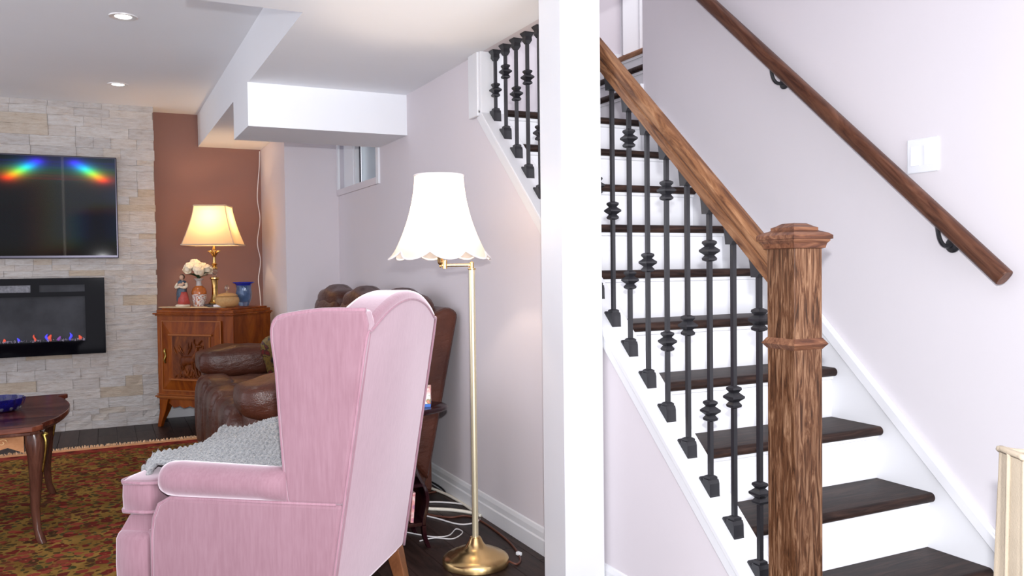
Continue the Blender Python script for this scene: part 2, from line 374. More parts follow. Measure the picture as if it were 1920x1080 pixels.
def shade_mat(name, col, trans_col, tw):
    mt = bpy.data.materials.new(name); mt.use_nodes = True; n = mt.node_tree.nodes; L = mt.node_tree.links
    n.remove(n['Principled BSDF']); d = n.new('ShaderNodeBsdfDiffuse'); t = n.new('ShaderNodeBsdfTranslucent'); mx = n.new('ShaderNodeMixShader')
    nz = noise(n, L, coords(n, L, (300, 300, 300)), 1, 2)
    r_ = ramp(n, [(0.3, tuple(c*0.94 for c in col)), (0.7, col)]); L.new(nz, r_.inputs[0]); L.new(r_.outputs[0], d.inputs[0])
    t.inputs[0].default_value = (*trans_col, 1); mx.inputs[0].default_value = tw
    L.new(d.outputs[0], mx.inputs[1]); L.new(t.outputs[0], mx.inputs[2]); L.new(mx.outputs[0], n['Material Output'].inputs[0]); return mt
M['shade_white'] = shade_mat('white_silk_shade', (0.90, 0.85, 0.80), (0.95, 0.86, 0.74), 0.5)
M['shade_cream'] = shade_mat('cream_linen_shade', (0.60, 0.48, 0.34), (0.90, 0.70, 0.42), 0.45)
M['shade_trim'] = plain('shade_trim', (0.58, 0.46, 0.34), 0.9, var=0.05)
M['shade_trim_white'] = plain('shade_trim_white', (0.86, 0.80, 0.78), 0.9, var=0.03)
M['bulb'] = plain('lit_bulb', (1, 0.9, 0.7), 0.4, emit=(1, 0.78, 0.48), es=14)

def print_mat(name, stops, scale):
    mt, n, L, b = new(name); b.inputs['Roughness'].default_value = 0.45
    r_ = ramp(n, stops); L.new(noise(n, L, coords(n, L, (1, 1, 1)), scale, 3), r_.inputs[0]); L.new(r_.outputs[0], b.inputs['Base Color']); return mt
M['tissue_print'] = print_mat('floral_carton', [(0.34, (0.72, 0.20, 0.22)), (0.42, (0.85, 0.45, 0.42)), (0.48, (0.90, 0.72, 0.68)), (0.56, (0.86, 0.80, 0.78)), (0.62, (0.22, 0.24, 0.08)), (0.68, (0.78, 0.25, 0.18))], 24)
M['carton_blue'] = plain('carton_blue_band', (0.03, 0.14, 0.52), 0.45, var=0.1)
M['magazine'] = print_mat('magazine_cover', [(0.35, (0.55, 0.10, 0.12)), (0.47, (0.82, 0.60, 0.58)), (0.55, (0.80, 0.35, 0.33)), (0.65, (0.45, 0.18, 0.30))], 22)
M['tapestry'] = print_mat('tapestry_cushion', [(0.36, (0.012, 0.008, 0.012)), (0.44, (0.13, 0.075, 0.015)), (0.50, (0.16, 0.10, 0.02)), (0.54, (0.015, 0.012, 0.012)), (0.62, (0.15, 0.015, 0.012)), (0.68, (0.01, 0.01, 0.025))], 14)
M['porcelain'] = print_mat('painted_porcelain', [(0.36, (0.42, 0.10, 0.03)), (0.45, (0.66, 0.62, 0.58)), (0.55, (0.62, 0.60, 0.58)), (0.60, (0.30, 0.16, 0.18)), (0.68, (0.55, 0.22, 0.08))], 45)
M['porcelain_orange'] = plain('orange_glaze', (0.45, 0.13, 0.03), 0.2, var=0.3, scale=60)
M['porcelain_grey'] = plain('grey_glaze', (0.50, 0.46, 0.44), 0.2, var=0.15, scale=60)

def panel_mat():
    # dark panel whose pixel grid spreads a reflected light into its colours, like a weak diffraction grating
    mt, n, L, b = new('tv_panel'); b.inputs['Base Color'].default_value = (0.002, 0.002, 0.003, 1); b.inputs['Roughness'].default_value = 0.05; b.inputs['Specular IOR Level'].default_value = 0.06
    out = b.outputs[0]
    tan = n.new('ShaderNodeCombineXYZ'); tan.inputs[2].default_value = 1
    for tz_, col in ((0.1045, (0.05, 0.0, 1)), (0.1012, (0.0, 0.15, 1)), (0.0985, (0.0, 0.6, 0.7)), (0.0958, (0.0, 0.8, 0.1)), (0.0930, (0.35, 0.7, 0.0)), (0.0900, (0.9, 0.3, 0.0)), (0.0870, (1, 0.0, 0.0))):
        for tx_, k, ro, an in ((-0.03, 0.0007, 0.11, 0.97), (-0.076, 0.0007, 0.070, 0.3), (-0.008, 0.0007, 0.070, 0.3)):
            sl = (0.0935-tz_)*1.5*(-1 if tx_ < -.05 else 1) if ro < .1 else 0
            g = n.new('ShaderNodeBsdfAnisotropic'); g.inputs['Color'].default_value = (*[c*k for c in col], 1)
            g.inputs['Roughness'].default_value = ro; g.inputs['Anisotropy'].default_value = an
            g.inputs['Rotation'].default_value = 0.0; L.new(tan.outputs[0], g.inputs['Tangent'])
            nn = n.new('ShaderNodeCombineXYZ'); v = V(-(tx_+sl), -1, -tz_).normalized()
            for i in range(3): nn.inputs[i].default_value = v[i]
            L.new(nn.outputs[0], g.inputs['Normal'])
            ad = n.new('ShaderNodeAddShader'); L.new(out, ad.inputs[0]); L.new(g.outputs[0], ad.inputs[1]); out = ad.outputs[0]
    # faint upright reflection streak, put into the material by a tilted glossy lobe
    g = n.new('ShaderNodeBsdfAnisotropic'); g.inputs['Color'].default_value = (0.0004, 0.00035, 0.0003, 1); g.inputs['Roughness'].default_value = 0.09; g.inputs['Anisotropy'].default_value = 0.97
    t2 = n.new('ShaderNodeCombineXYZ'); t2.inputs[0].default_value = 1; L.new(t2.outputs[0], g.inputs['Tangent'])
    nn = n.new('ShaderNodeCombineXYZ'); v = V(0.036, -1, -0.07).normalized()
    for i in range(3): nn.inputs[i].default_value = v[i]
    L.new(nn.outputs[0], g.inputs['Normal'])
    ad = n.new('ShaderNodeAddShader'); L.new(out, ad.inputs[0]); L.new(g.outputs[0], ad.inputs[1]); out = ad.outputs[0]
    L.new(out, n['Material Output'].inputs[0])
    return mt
M['screen'] = panel_mat()

# ------------------------------------------------------------------ setting
XL, XR, H1, H2 = 1.6265, 2.60, 2.207, 2.468
YB, YN, YW, XN, XT = 7.12, 7.32, 6.30, 1.228, 0.733
floor = bx('floor', M['seam'], (-3.2, -0.5, -0.12, 2.62, 7.6, -0.012), kind='structure')
plank_cache = {}
x = -1.3
while x < XL:
    y = 1.9-random.random()*1.1
    while y < 7.3:
        ln = random.choice((0.9, 1.1, 1.3)); y1 = min(y+ln, 7.31 if x > 0.36 else 7.12); y0 = max(y, 1.9)
        if y1-y0 > 0.15:
            q = round(y1-y0, 1)
            me = plank_cache.get(q)
            if me is None: me = plank_cache[q] = MB().box(0.0012, 0.0012, -0.012, 0.1238, q-0.0012, 0).mesh('plank', M['floor'])
            o = link('plank', me, floor, (x, y0, 0)); o.scale[1] = (y1-y0)/q
        y += ln
    x += 0.125

def struct(name, mb, mt, **k): return tag(mb.build(name, mt, **k), kind='structure')
wb = struct('wall_back', MB().box(-2.3, YB, 0, 0.385, YN+0.1, H2), M['grout'])
# individually laid split-face stones
z = 0.0; ncourse = 0
stone_cache = {}
def stone_mesh(lq, hq, var):
    key = (lq, hq, var)
    if key in stone_cache: return stone_cache[key]
    rs = random.Random(hash(key)); nx = 3
    vs = []; fs = []
    for i in range(nx+1):
        for k in (0, 1):
            ed = 0.0008
            vs.append((ed+(lq-2*ed)*i/nx, -0.022-rs.random()*0.011, ed*0.5+(hq-ed)*k))
    for i in range(nx): fs.append((2*i, 2*i+2, 2*i+3, 2*i+1))
    b0 = len(vs)
    for i in (0, nx):
        for k in (0, 1): vs.append((vs[2*i+k][0], 0, vs[2*i+k][2]))
    fs += [(0, 1, b0+1, b0), (2*nx+1, 2*nx, b0+2, b0+3)]
    fs += [tuple([2*i for i in range(nx+1)]+[b0+2, b0]), tuple([2*i+1 for i in range(nx, -1, -1)]+[b0+1, b0+3])]
    stone_cache[key] = MB().add(vs, fs).mesh('stone', M['stone']); return stone_cache[key]
heights = []
while sum(heights) < H2-0.05: heights.append(random.choice((0.042, 0.05, 0.06, 0.078)))
sc_h = H2/sum(heights)
for hgt in heights:
    x = 0.39-random.random()*0.012
    while x > -1.7:
        ln = random.choice((0.12, 0.18, 0.24, 0.3, 0.36)) if x > -0.68 else 0.6
        # leave the wall behind the television and the fireplace bare only where they sit flush
        o = link('stone', stone_mesh(ln, hgt, random.randint(0, 2)), wb, (x-ln, YB+0.002, z)); o.scale[2] = sc_h
        x -= ln
    z += hgt*sc_h
struct('wall_niche', MB().box(0.30, YN, 0, XN+0.02, YN+0.12, H2), M['brown'])
struct('wall_alcove', MB().box(XN, YW, 0, XL+0.1, YN+0.12, H2), M['wall'])
# right-hand wall of the room, which carries the stair: window opening, stair cut-out
def zc(y): return 0.305+0.911*(y-1.827)
wr = MB()
wr.prism([(1.55, 0), (6.35, 0), (6.35, 1.755), (5.26, 1.755), (5.26, H1), (3.66, H1), (3.66, zc(3.66)-0.03), (1.66, zc(1.66)-0.03), (1.55, zc(1.66)-0.03)], 'x', XL, XL+0.10)
wr.box(XL, 5.26, 2.19, XL+0.10, 6.35, H1+0.01)
struct('wall_right', wr, M['wall'])
struct('wall_upper', MB().box(XL-0.02, 1.0, H1+0.001, XL+0.10, 4.62, 5.2), M['wall'])
struct('wall_stair', MB().box(XR, 0.2, 0, XR+0.12, 3.70, 5.2), M['wall_stair'])
struct('wall_landing', MB().box(XL+0.1, 4.62, 0, 5.0, 4.74, 5.2), M['wall'])
# ceilings: a lower deck over the right side and near side, a raised tray over the fireplace
struct('ceiling', MB().box(XT, 3.34, H1, XL, YN+0.1, H1+0.33).box(0.309, 0.6, H1, XL, 3.34, H1+0.33), M['ceil'])
tray = MB().box(-3.2, 3.3, H2, XT, YN+0.1, H2+0.07).box(-3.2, 0.6, H2, 0.309, 3.34, H2+0.07)
struct('ceiling_tray', tray, M['ceil'])
struct('trim_1', MB().box(0.727, 4.694, 1.972, XL, 5.23, H1), M['ceil'])          # boxed bulkhead
struct('trim_2', MB().box(1.449, 2.553, 0, 1.611, 2.713, H1), M['white'], bevel=0.003)  # boxed post
# baseboards with a stepped moulding
bprof = [(0, 0), (0.016, 0), (0.016, 0.062), (0.011, 0.068), (0.011, 0.092), (0.006, 0.108), (0, 0.112)]
def base_y(name, x, y0, y1, sgn=-1): struct(name, MB().prism([(x+sgn*a, b) for a, b in bprof], 'y', y0, y1), M['white'])
base_y('baseboard_right', XL, 1.56, YW)
struct('baseboard_alcove', MB().prism([(YW-a, b) for a, b in bprof], 'x', XN, XL), M['white'])
struct('baseboard_niche', MB().prism([(YN-a, b) for a, b in bprof], 'x', 0.39, XN), M['white'])

# window high in the right-hand wall
wn = thing('window_1', None, None, (XL, 0, 0)); wn['kind'] = 'structure'
cz0, cz1, cy0, cy1 = 1.743, 2.205, 5.235, 6.29
MB().box(-0.014, cy0, cz0, 0.0, cy0+0.05, cz1).build('casing', M['window_frame'], wn)
MB().box(-0.014, cy0+0.05, cz0, 0.0, cy1, cz0+0.045).build('casing', M['wall'], wn)
MB().box(-0.014, cy1-0.05, cz0+0.045, 0.0, cy1, cz1).build('casing', M['window_frame'], wn)
MB().box(0.0, cy0+0.03, 1.75, 0.10, 6.31, 1.762).build('sill', M['window_frame'], wn)
MB().box(0.030, 5.93, 1.762, 0.060, 6.24, 2.19).box(0.026, 5.97, 1.80, 0.030, 6.20, 2.19).build('sash', M['window_frame'], wn)
MB().box(0.060, 5.27, 1.762, 0.09, 5.30, 2.19).box(0.060, 5.30, 1.762, 0.09, 5.90, 1.775).build('sash', M['window_frame'], wn)
MB().box(0.060, 5.915, 1.762, 0.070, 5.93, 2.19).build('weather_strip', M['vent'], wn)
glass = plain('window_glass', (0.62, 0.70, 0.73), 0.08, trans=0.6, ior=1.3, var=0.0)
MB().box(0.070, 5.30, 1.775, 0.076, 5.905, 2.19).build('pane', glass, wn)
MB().box(0.32, 5.0, 1.6, 0.36, 6.6, 2.6).build('window_well', M['well'], wn)

# ------------------------------------------------------------------ staircase
RISE, RUN, Y1 = 0.196, 0.2148, 1.735
XS0, XS1 = XL+0.10, XR-0.018
st = thing('staircase', 'straight staircase with dark brown treads and white risers', 'stairs', (0, 0, 0))
def tread_prof(y0, y1, z, t=0.034):
    r = t/2; c = (y0+r, z-r)
    return [(y1, z), (y1, z-t)]+[(c[0]-r*math.sin(a), c[1]-r*math.cos(a)) for a in (PI*i/8 for i in range(9))]
tread_me = MB().prism(tread_prof(0, RUN+0.035, 0), 'x', XS0-1.9, XS1-1.9).mesh('tread', M['tread'], smooth=40)
riser_me = MB().box(XS0, 0, -RISE, XS1, 0.016, -0.034).mesh('riser', M['white'])
cove_me = MB().prism([(0, -0.034), (-0.010, -0.034), (-0.008, -0.046), (0, -0.050)], 'x', XS0, XS1).mesh('cove_moulding', M['white'])
for k in range(9):
    zt = RISE*(k+1); y = Y1+RUN*k
    link('tread', tread_me, st, (1.9, y, zt)); link('riser', riser_me, st, (0, y+0.03, zt)); link('cove_moulding', cove_me, st, (0, y+0.03, zt))
zt = RISE*10; y = Y1+RUN*9
MB().prism(tread_prof(y, 4.62, zt), 'x', XS0-1.9, 2.62-1.9).build('tread', M['tread'], st, smooth=40, loc=(1.9, 0, 0))
link('riser', riser_me, st, (0, y+0.03, zt)); link('cove_moulding', cove_me, st, (0, y+0.03, zt))
# three steps that turn right off the landing
for i, mt in enumerate(('tread', 'tread', 'tread_light')):
    zt = RISE*(11+i); x0 = 2.575+0.232*i; x1 = x0+0.27 if i < 2 else 5.0
    pr = [(a, b) for a, b in tread_prof(x0, x1, zt)]
    MB().prism(pr, 'y', 3.71, 4.60).build('tread', M[mt], st, smooth=40)
    MB().box(x0+0.03, 3.71, zt-RISE, x0+0.046, 4.60, zt-0.034).build('riser', M['white'], st)
    MB().box(x0+0.02, 3.71, zt-0.05, x0+0.03, 4.60, zt-0.034).build('cove_moulding', M['white'], st)
# skirt board along the right wall, its top moulding, and the landing skirt
def zs(y): return 0.304+0.925*(y-1.728)
sk = MB(); sk.prism([(1.60, 0), (2.02, 0), (3.69, 1.70), (3.69, zs(3.56)-0.03), (3.56, zs(3.56)), (1.60, zs(1.60))], 'x', XS1, XR-0.001).build('skirt_board', M['white'], st)
cm = MB(); cm.prism([(1.60, zs(1.60)-0.055), (3.57, zs(3.57)-0.055), (3.57, zs(3.57)), (1.60, zs(1.60))], 'x', XS1-0.011, XS1).build('skirt_moulding', M['white'], st, bevel=0.004)
MB().box(2.580, 3.694, RISE*9, 2.602, 3.705, RISE*11+0.0).build('skirt_board', M['white'], st)
lk = MB(); lk.prism([(2.2, 1.9), (3.07, 1.9), (3.07, 2.565), (2.96, 2.565), (2.91, 2.552), (2.87, 2.52), (2.80, 2.45), (2.40, 2.13), (2.2, 2.10)], 'y', 4.60, 4.618).build('skirt_board', M['white'], st)
# sloping cap the balusters stand on, with its trim on the room side
MB().prism([(1.665, zc(1.665)-0.03), (3.66, zc(3.66)-0.03), (3.66, zc(3.66)), (1.665, zc(1.665))], 'x', XL-0.014, XL+0.115).build('stair_cap', M['white'], st, bevel=0.004)
MB().prism([(1.665, zc(1.665)-0.075), (3.66, zc(3.66)-0.075), (3.66, zc(3.66)-0.03), (1.665, zc(1.665)-0.03)], 'x', XL-0.010, XL-0.0005).build('cap_moulding', M['white'], st, bevel=0.003)
MB().prism([(1.665, 0.0), (3.66, zc(3.66)-0.35), (3.66, zc(3.66)-0.03), (1.665, zc(1.665)-0.03)], 'x', XL+0.101, XL+0.112).build('skirt_board', M['white'], st)
# boxed end of the opening under the ceiling
struct('trim_3', MB().box(XL-0.014, 3.60, zc(3.6), XL+0.115, 3.72, H1).box(XL-0.022, 3.625, zc(3.62)-0.03, XL-0.001, 3.73, H1), M['white'], bevel=0.003)
# pilaster-like door casing on the landing wall
dc = MB().box(3.07, 4.596, 2.56, 3.24, 4.62, 4.6).box(3.07, 4.585, 2.56, 3.092, 4.60, 4.6).box(3.20, 4.585, 2.56, 3.225, 4.60, 4.6)
struct('trim_4', dc, M['white'])

# railing
rl = thing('stair_railing', 'oak newel post and handrail with black iron balusters on the stair', 'railing', (0, 0, 0))
XB = 1.676
def sq(prof, c): return MB().lathe([(r*math.sqrt(2), z) for r, z in prof], c, 4, PI/4)
NX, NY = 1.676, 1.691
np_ = sq([(0.05, 0.0), (0.05, 0.974)], (0, 0, 0)).build('newel_post', M['newel'], rl, bevel=0.003, loc=(NX, NY, 0))
sq([(0.05, 0.99), (0.05, 1.245)], (0, 0, 0)).build('newel_block', M['newel'], np_, bevel=0.003)
sq([(0.05, 0.968), (0.053, 0.972), (0.061, 0.982), (0.053, 0.994), (0.05, 0.998)], (0, 0, 0)).build('newel_band', M['newel_top'], np_)
sq([(0.05, 1.236), (0.056, 1.238), (0.0585, 1.25), (0.0645, 1.257), (0.0645, 1.261), (0.0695, 1.262), (0.0695, 1.272), (0.060, 1.279), (0.046, 1.284), (0.043, 1.286), (0.043, 1.293), (0.034, 1.297), (0.0245, 1.303), (0.022, 1.3045)], (0, 0, 0)).build('newel_cap', M['newel_top'], np_)
pn = MB()
for (a, b) in ((-0.034, -0.022), (-0.006, 0.006), (0.022, 0.034)):
    pn.box(a, -0.0505, 0.1, b, -0.0495, 0.93).box(-0.0505, a, 0.1, -0.0495, b, 0.93)
# handrail: a moulded bar along the slope
def bar_profile(w_, h_):
    return [(-w_*.5, -h_*.42), (-w_*.36, -h_*.5), (w_*.36, -h_*.5), (w_*.5, -h_*.42), (w_*.5, -h_*.05), (w_*.44, h_*.02), (w_*.5, h_*.12), (w_*.46, h_*.33), (w_*.26, h_*.47), (0, h_*.5), (-w_*.26, h_*.47), (-w_*.46, h_*.33), (-w_*.5, h_*.12), (-w_*.44, h_*.02), (-w_*.5, -h_*.05)]
def rail(name, x, y0, z0, y1, z1, w_, h_, mt, parent, round_=False, sm=30):
    ln = math.hypot(y1-y0, z1-z0); an = math.atan2(z1-z0, y1-y0)
    pr = bar_profile(w_, h_) if not round_ else [(w_/2*math.copysign(abs(math.cos(a))**.7, math.cos(a)), h_/2*math.copysign(abs(math.sin(a))**.7, math.sin(a))) for a in (2*PI*i/24 for i in range(24))]
    o = MB().prism(pr, 'x', 0, ln).build(name, mt, parent, smooth=sm, bevel=0.003 if round_ else 0)
    o.rotation_mode = 'XYZ'
    # local x along the slope, local y across, local z up
    Mx = Matrix.Identity(4); ex = V(0, math.cos(an), math.sin(an)); ey = V(-1, 0, 0); ez = ex.cross(ey)
    for i in range(3): Mx[i][0], Mx[i][1], Mx[i][2] = ex[i], ey[i], ez[i]
    Mx.translation = V(x, y0, z0); o.matrix_local = Mx; return o
def zh(y): return 1.577+0.892*(y-2.2)
rail('handrail', XB, NY+0.045, zh(NY+0.045), 2.86, zh(2.86), 0.058, 0.072, M['rail'], rl)
# balusters
def shoe_mesh(slope, flip=1):
    mb = MB(); s_ = slope
    y0, y1 = -0.020, 0.034
    if flip < 0: y0, y1 = -0.030, 0.022
    pts = [(y0, s_*y0), (y1, s_*y1), (y1, s_*y1+flip*0.006)]
    if flip > 0: pts = [(y0, s_*y0), (y1, s_*y1), (y1-0.004, s_*y1+0.006), (0.017, 0.024), (0.014, 0.034), (-0.014, 0.034), (-0.018, 0.022), (y0+0.001, s_*y0+0.006)]
    else: pts = [(y0, s_*y0), (y1, s_*y1), (0.018, s_*0.018-0.012), (0.013, -0.036), (-0.013, -0.036), (-0.020, -0.026)]
    mb.prism(pts, 'x', -0.019, 0.019)
    sq_ = [(0.0145*math.sqrt(2), 0.0), (0.0145*math.sqrt(2), 0.008), (0.009*math.sqrt(2), 0.012)]
    if flip > 0: mb.lathe([(r, z+0.034) for r, z in sq_], (0, 0, 0), 4, PI/4)
    return mb.mesh('shoe', M['iron'])
shoe_low = shoe_mesh(0.911); shoe_high = shoe_mesh(0.892, -1)
shoe_flat = sq([(0.009, -0.048), (0.016, -0.034), (0.015, -0.018), (0.023, -0.004), (0.023, 0)], (0, 0, 0)).mesh('shoe', M['iron'])
knuck = sq([(0.0085, -0.033), (0.0155, -0.029), (0.0165, -0.023), (0.0105, -0.014), (0.0155, -0.009), (0.0225, -0.003), (0.0225, 0.003), (0.0155, 0.009), (0.0105, 0.014), (0.0165, 0.023), (0.0155, 0.029), (0.0085, 0.033)], (0, 0, 0)).mesh('knuckle', M['iron'])
kz = {0: [1.038, 0.542], 1: [0.803], 2: [1.239, 0.746], 3: [1.003], 4: [1.442, 0.944], 5: [1.206], 6: [1.643, 1.145], 7: [1.396],
      12: [1.761], 13: [2.016], 14: [1.966], 15: [2.087], 16: [2.024], 17: [2.122]}
for i in range(18):
    y = 1.826+0.1078*i if i < 12 else 1.826+0.1091*i
    if i == 17: y = 3.672
    zb = zc(y); flat = y > 2.84; zt = H1 if flat else zh(y)-0.036/math.cos(math.atan(0.892))
    b = MB().box(-0.0066, -0.0066, zb+0.02, 0.0066, 0.0066, zt-0.01).build('baluster', M['iron'], rl, loc=(XB, y, 0))
    link('shoe', shoe_low, b, (0, 0, zb)); link('shoe', shoe_flat if flat else shoe_high, b, (0, 0, zt))
    for zk in kz.get(i, [1.40+0.098*(i-7)]): link('knuckle', knuck, b, (0, 0, zk))

# handrail on the right wall
wh = thing('wall_handrail', 'dark brown handrail bracketed to the right stair wall above the light switch', 'handrail', (0, 0, 0))
def zw(y): return 1.152+0.892*(y-1.683)
hr = rail('rail', 2.535, 1.672, zw(1.672), 3.30, zw(3.30), 0.050, 0.058, M['rail_dark'], wh, True)
for y, z in ((2.672, 1.955), (1.895, 1.252)):
    br = MB().lathe([(0.0, 0.0), (0.026, 0.0), (0.026, 0.006), (0.018, 0.012), (0.0, 0.013)], (0, 0, 0), 20)
    br.xf(Matrix.Translation((XR-0.001, y, z)) @ Matrix.Rotation(R(-90), 4, 'Y'))
    br.tube(arc((XR-0.01, y, z), (2.535, y+0.005, z-0.02), (2.535, y+0.012, zw(y+0.012)-0.035)), 0.0075, 8)
    br.build('bracket', M['iron'], wh, smooth=40)
# switch
sw = thing('light_switch', 'white double rocker light switch plate on the stair wall', 'switch', (XR, 2.011, 1.57))
MB().box(-0.007, -0.062, -0.060, 0, 0.062, 0.060).build('plate', M['switch'], sw, bevel=0.003)
MB().box(-0.0095, 0.010, -0.034, -0.005, 0.044, 0.034).build('rocker', M['white_plastic'], sw, rot=(0, R(1.5), 0))
MB().box(-0.0095, -0.044, -0.034, -0.005, -0.010, 0.034).build('rocker', M['white_plastic'], sw, rot=(0, R(-1.5), 0))

# downlights in the tray ceiling
for nm, (x, y), lab in (('a', (0.125, 4.63), 'lit round recessed ceiling light nearer the camera'), ('b', (0.128, 6.325), 'lit round recessed ceiling light nearer the stone wall')):
    t = thing('recessed_light', lab, 'ceiling light', (x, y, H2), group='recessed ceiling lights')
    MB().lathe([(0.040, -0.001), (0.044, -0.004), (0.066, -0.005), (0.068, 0.0), (0.05, 0.004)], (0, 0, 0), 32).build('trim_ring', M['steel_ring'], t, smooth=40)
    MB().lathe([(0.0, -0.002), (0.036, -0.003), (0.040, -0.001)], (0, 0, 0), 24).build('lens', M['lens'], t)
    lamp('downlight_beam', 'SPOT', (x, y, H2-0.02), 9, (1, 0.93, 0.84), 0.04, (0, 0, 0), R(110))

# ------------------------------------------------------------------ television and fireplace
tv = thing('television', 'black flat screen television mounted on the stone wall', 'television', (-0.56, YB-0.045, 1.676))
MB().box(-0.68, -0.03, -0.381, 0.68, 0.03, 0.381).build('housing', M['tv_frame'], tv, bevel=0.006)
MB().box(-0.668, -0.0325, -0.360, 0.668, -0.029, 0.371).build('screen', M['screen'], tv)
MB().box(-0.5, 0.025, -0.2, 0.5, 0.048, 0.2).build('wall_mount', M['tv_frame'], tv)
fp = thing('electric_fireplace', 'black glass electric fireplace set in the stone wall under the television', 'fireplace', (-0.63, YB-0.078, 0.865))
fx0, fx1, fz0, fz1 = -0.646, 0.646, -0.285, 0.285
ix0, ix1, iz0, iz1 = -0.50, 0.513, -0.185, 0.150
fr = MB()
fr.box(fx0, -0.016, fz0, fx1, 0.0, iz0).box(fx0, -0.016, iz1+0.085, fx1, 0.0, fz1).box(fx0, -0.016, iz0, ix0, 0.0, iz1+0.085).box(ix1, -0.016, iz0, fx1, 0.0, iz1+0.085)
fr.box(ix0, -0.016, iz1, ix1, 0.0, iz1+0.033).box(0.16, -0.016, iz1+0.033, 0.215, 0.0, iz1+0.085)
fr.build('glass_front', M['black_gloss'], fp)
MB().box(ix0, -0.004, iz1+0.033, 0.16, 0.0, iz1+0.085).build('vent', M['vent'], fp)
MB().box(0.215, -0.004, iz1+0.033, ix1, 0.0, iz1+0.085).build('vent', M['firebox'], fp)
MB().box(ix0-0.01, 0.034, iz0-0.02, ix1+0.01, 0.038, iz1+0.01).build('firebox', M['firebox'], fp)
MB().box(ix0-0.01, 0.0, iz0-0.02, ix1+0.01, 0.038, iz0-0.004).build('ember_tray', M['black_gloss'], fp)
cr = MB(); rr = random.Random(3)
for k in range(260):
    x = rr.uniform(ix0+.01, ix1-.01); s_ = rr.uniform(0.004, 0.012)
    vs = [V(rr.uniform(-1, 1), rr.uniform(-1, 1), rr.uniform(-1, 1)).normalized()*s_+V(x, rr.uniform(0.012, 0.028), iz0+0.004+rr.uniform(0, 0.012)) for _ in range(4)]
    cr.add(vs, [(0, 1, 2), (0, 2, 3), (0, 3, 1), (1, 3, 2)])
tag(cr.build('crystals', M['crystal'], fp), kind='stuff')
for k, x in enumerate((-0.09, -0.02, 0.07, 0.175, 0.255, 0.275, 0.335, 0.41, 0.47, -0.2, -0.3, -0.42)):
    hgt = rr.uniform(0.03, 0.062); q = MB()
    q.sup((0, 0, hgt*.45), (rr.uniform(.006, .014), 0.004, hgt*.5), 1, nu=8, nv=8, fn=lambda p: V(p.x*(1-0.6*max(0, p.z)/hgt)+0.006*math.sin(p.z*110+k), p.y, p.z))
    q.build('flame', M[('flame_blue', 'flame_red', 'flame_blue', 'flame_red', 'flame_blue', 'flame_red', 'flame_violet', 'flame_blue', 'flame_red')[k % 9]], fp, smooth=True, loc=(x, 0.024, iz0+0.005))

# ------------------------------------------------------------------ rug
RX0, RX1, RY0, RY1 = -2.3, 0.72, 2.6, 6.28
rug = thing('area_rug', 'red and gold floral rug with a fringed edge under the table and chair', 'rug', ((RX0+RX1)/2, RY1, 0))
hw = (RX1-RX0)/2
MB().box(-hw, RY0-RY1, 0.001, hw, -0.012, 0.012).build('pile', M['rug'], rug)
MB().box(-hw, -0.06, 0.002, hw, 0.0, 0.0135).build('binding', M['rug_edge'], rug, bevel=0.004)
fg = MB(); rr = random.Random(5)
for k in range(620):
    x = -hw+2*hw*k/620; ln = rr.uniform(0.02, 0.055)*(1.5 if rr.random() < .08 else 1); d = rr.uniform(-0.015, 0.015)
    fg.tube([(x, -0.003, 0.008), (x+d*.5, ln*.5, 0.014+rr.random()*.012), (x+d, ln, 0.006+rr.random()*.008)], [0.003, 0.0028, 0.0012], 4)
tag(fg.build('fringe', M['fringe'], rug), kind='stuff')

# ------------------------------------------------------------------ coffee table
ct = thing('coffee_table', 'mahogany coffee table with cabriole legs and a serpentine edge on the rug', 'table', (-0.80, 4.63, 0.0125))
tz = 0.5225
def top_outline(o):
    pts = []
    half = [(0.52, -0.512), (0.555, -0.47), (0.55, -0.425), (0.60, -0.30), (0.637, -0.12), (0.645, 0.04), (0.632, 0.20), (0.60, 0.36), (0.575, 0.445), (0.60, 0.475), (0.618, 0.515), (0.56, 0.522)]
    half2 = spline([V(a, b, 0) for a, b in half], 4)
    right = [(p.x+o, p.y+math.copysign(o, p.y)*min(1, abs(p.y)*2.2)) for p in half2]
    back = [(0.30, 0.50+o), (0.0, 0.515+o), (-0.30, 0.50+o)]
    front = [(-0.30, -0.535-o), (0.0, -0.56-o), (0.30, -0.535-o)]
    left = [(-x, y) for x, y in right[::-1]]
    return right+back+left+front
MB().prism(top_outline(0), 'z', tz-0.024, tz).build('tabletop', M['mahogany'], ct, bevel=0.004)
MB().prism(top_outline(-0.012), 'z', tz-0.036, tz-0.024).build('edge_moulding', M['mahogany_leg'], ct, bevel=0.003)
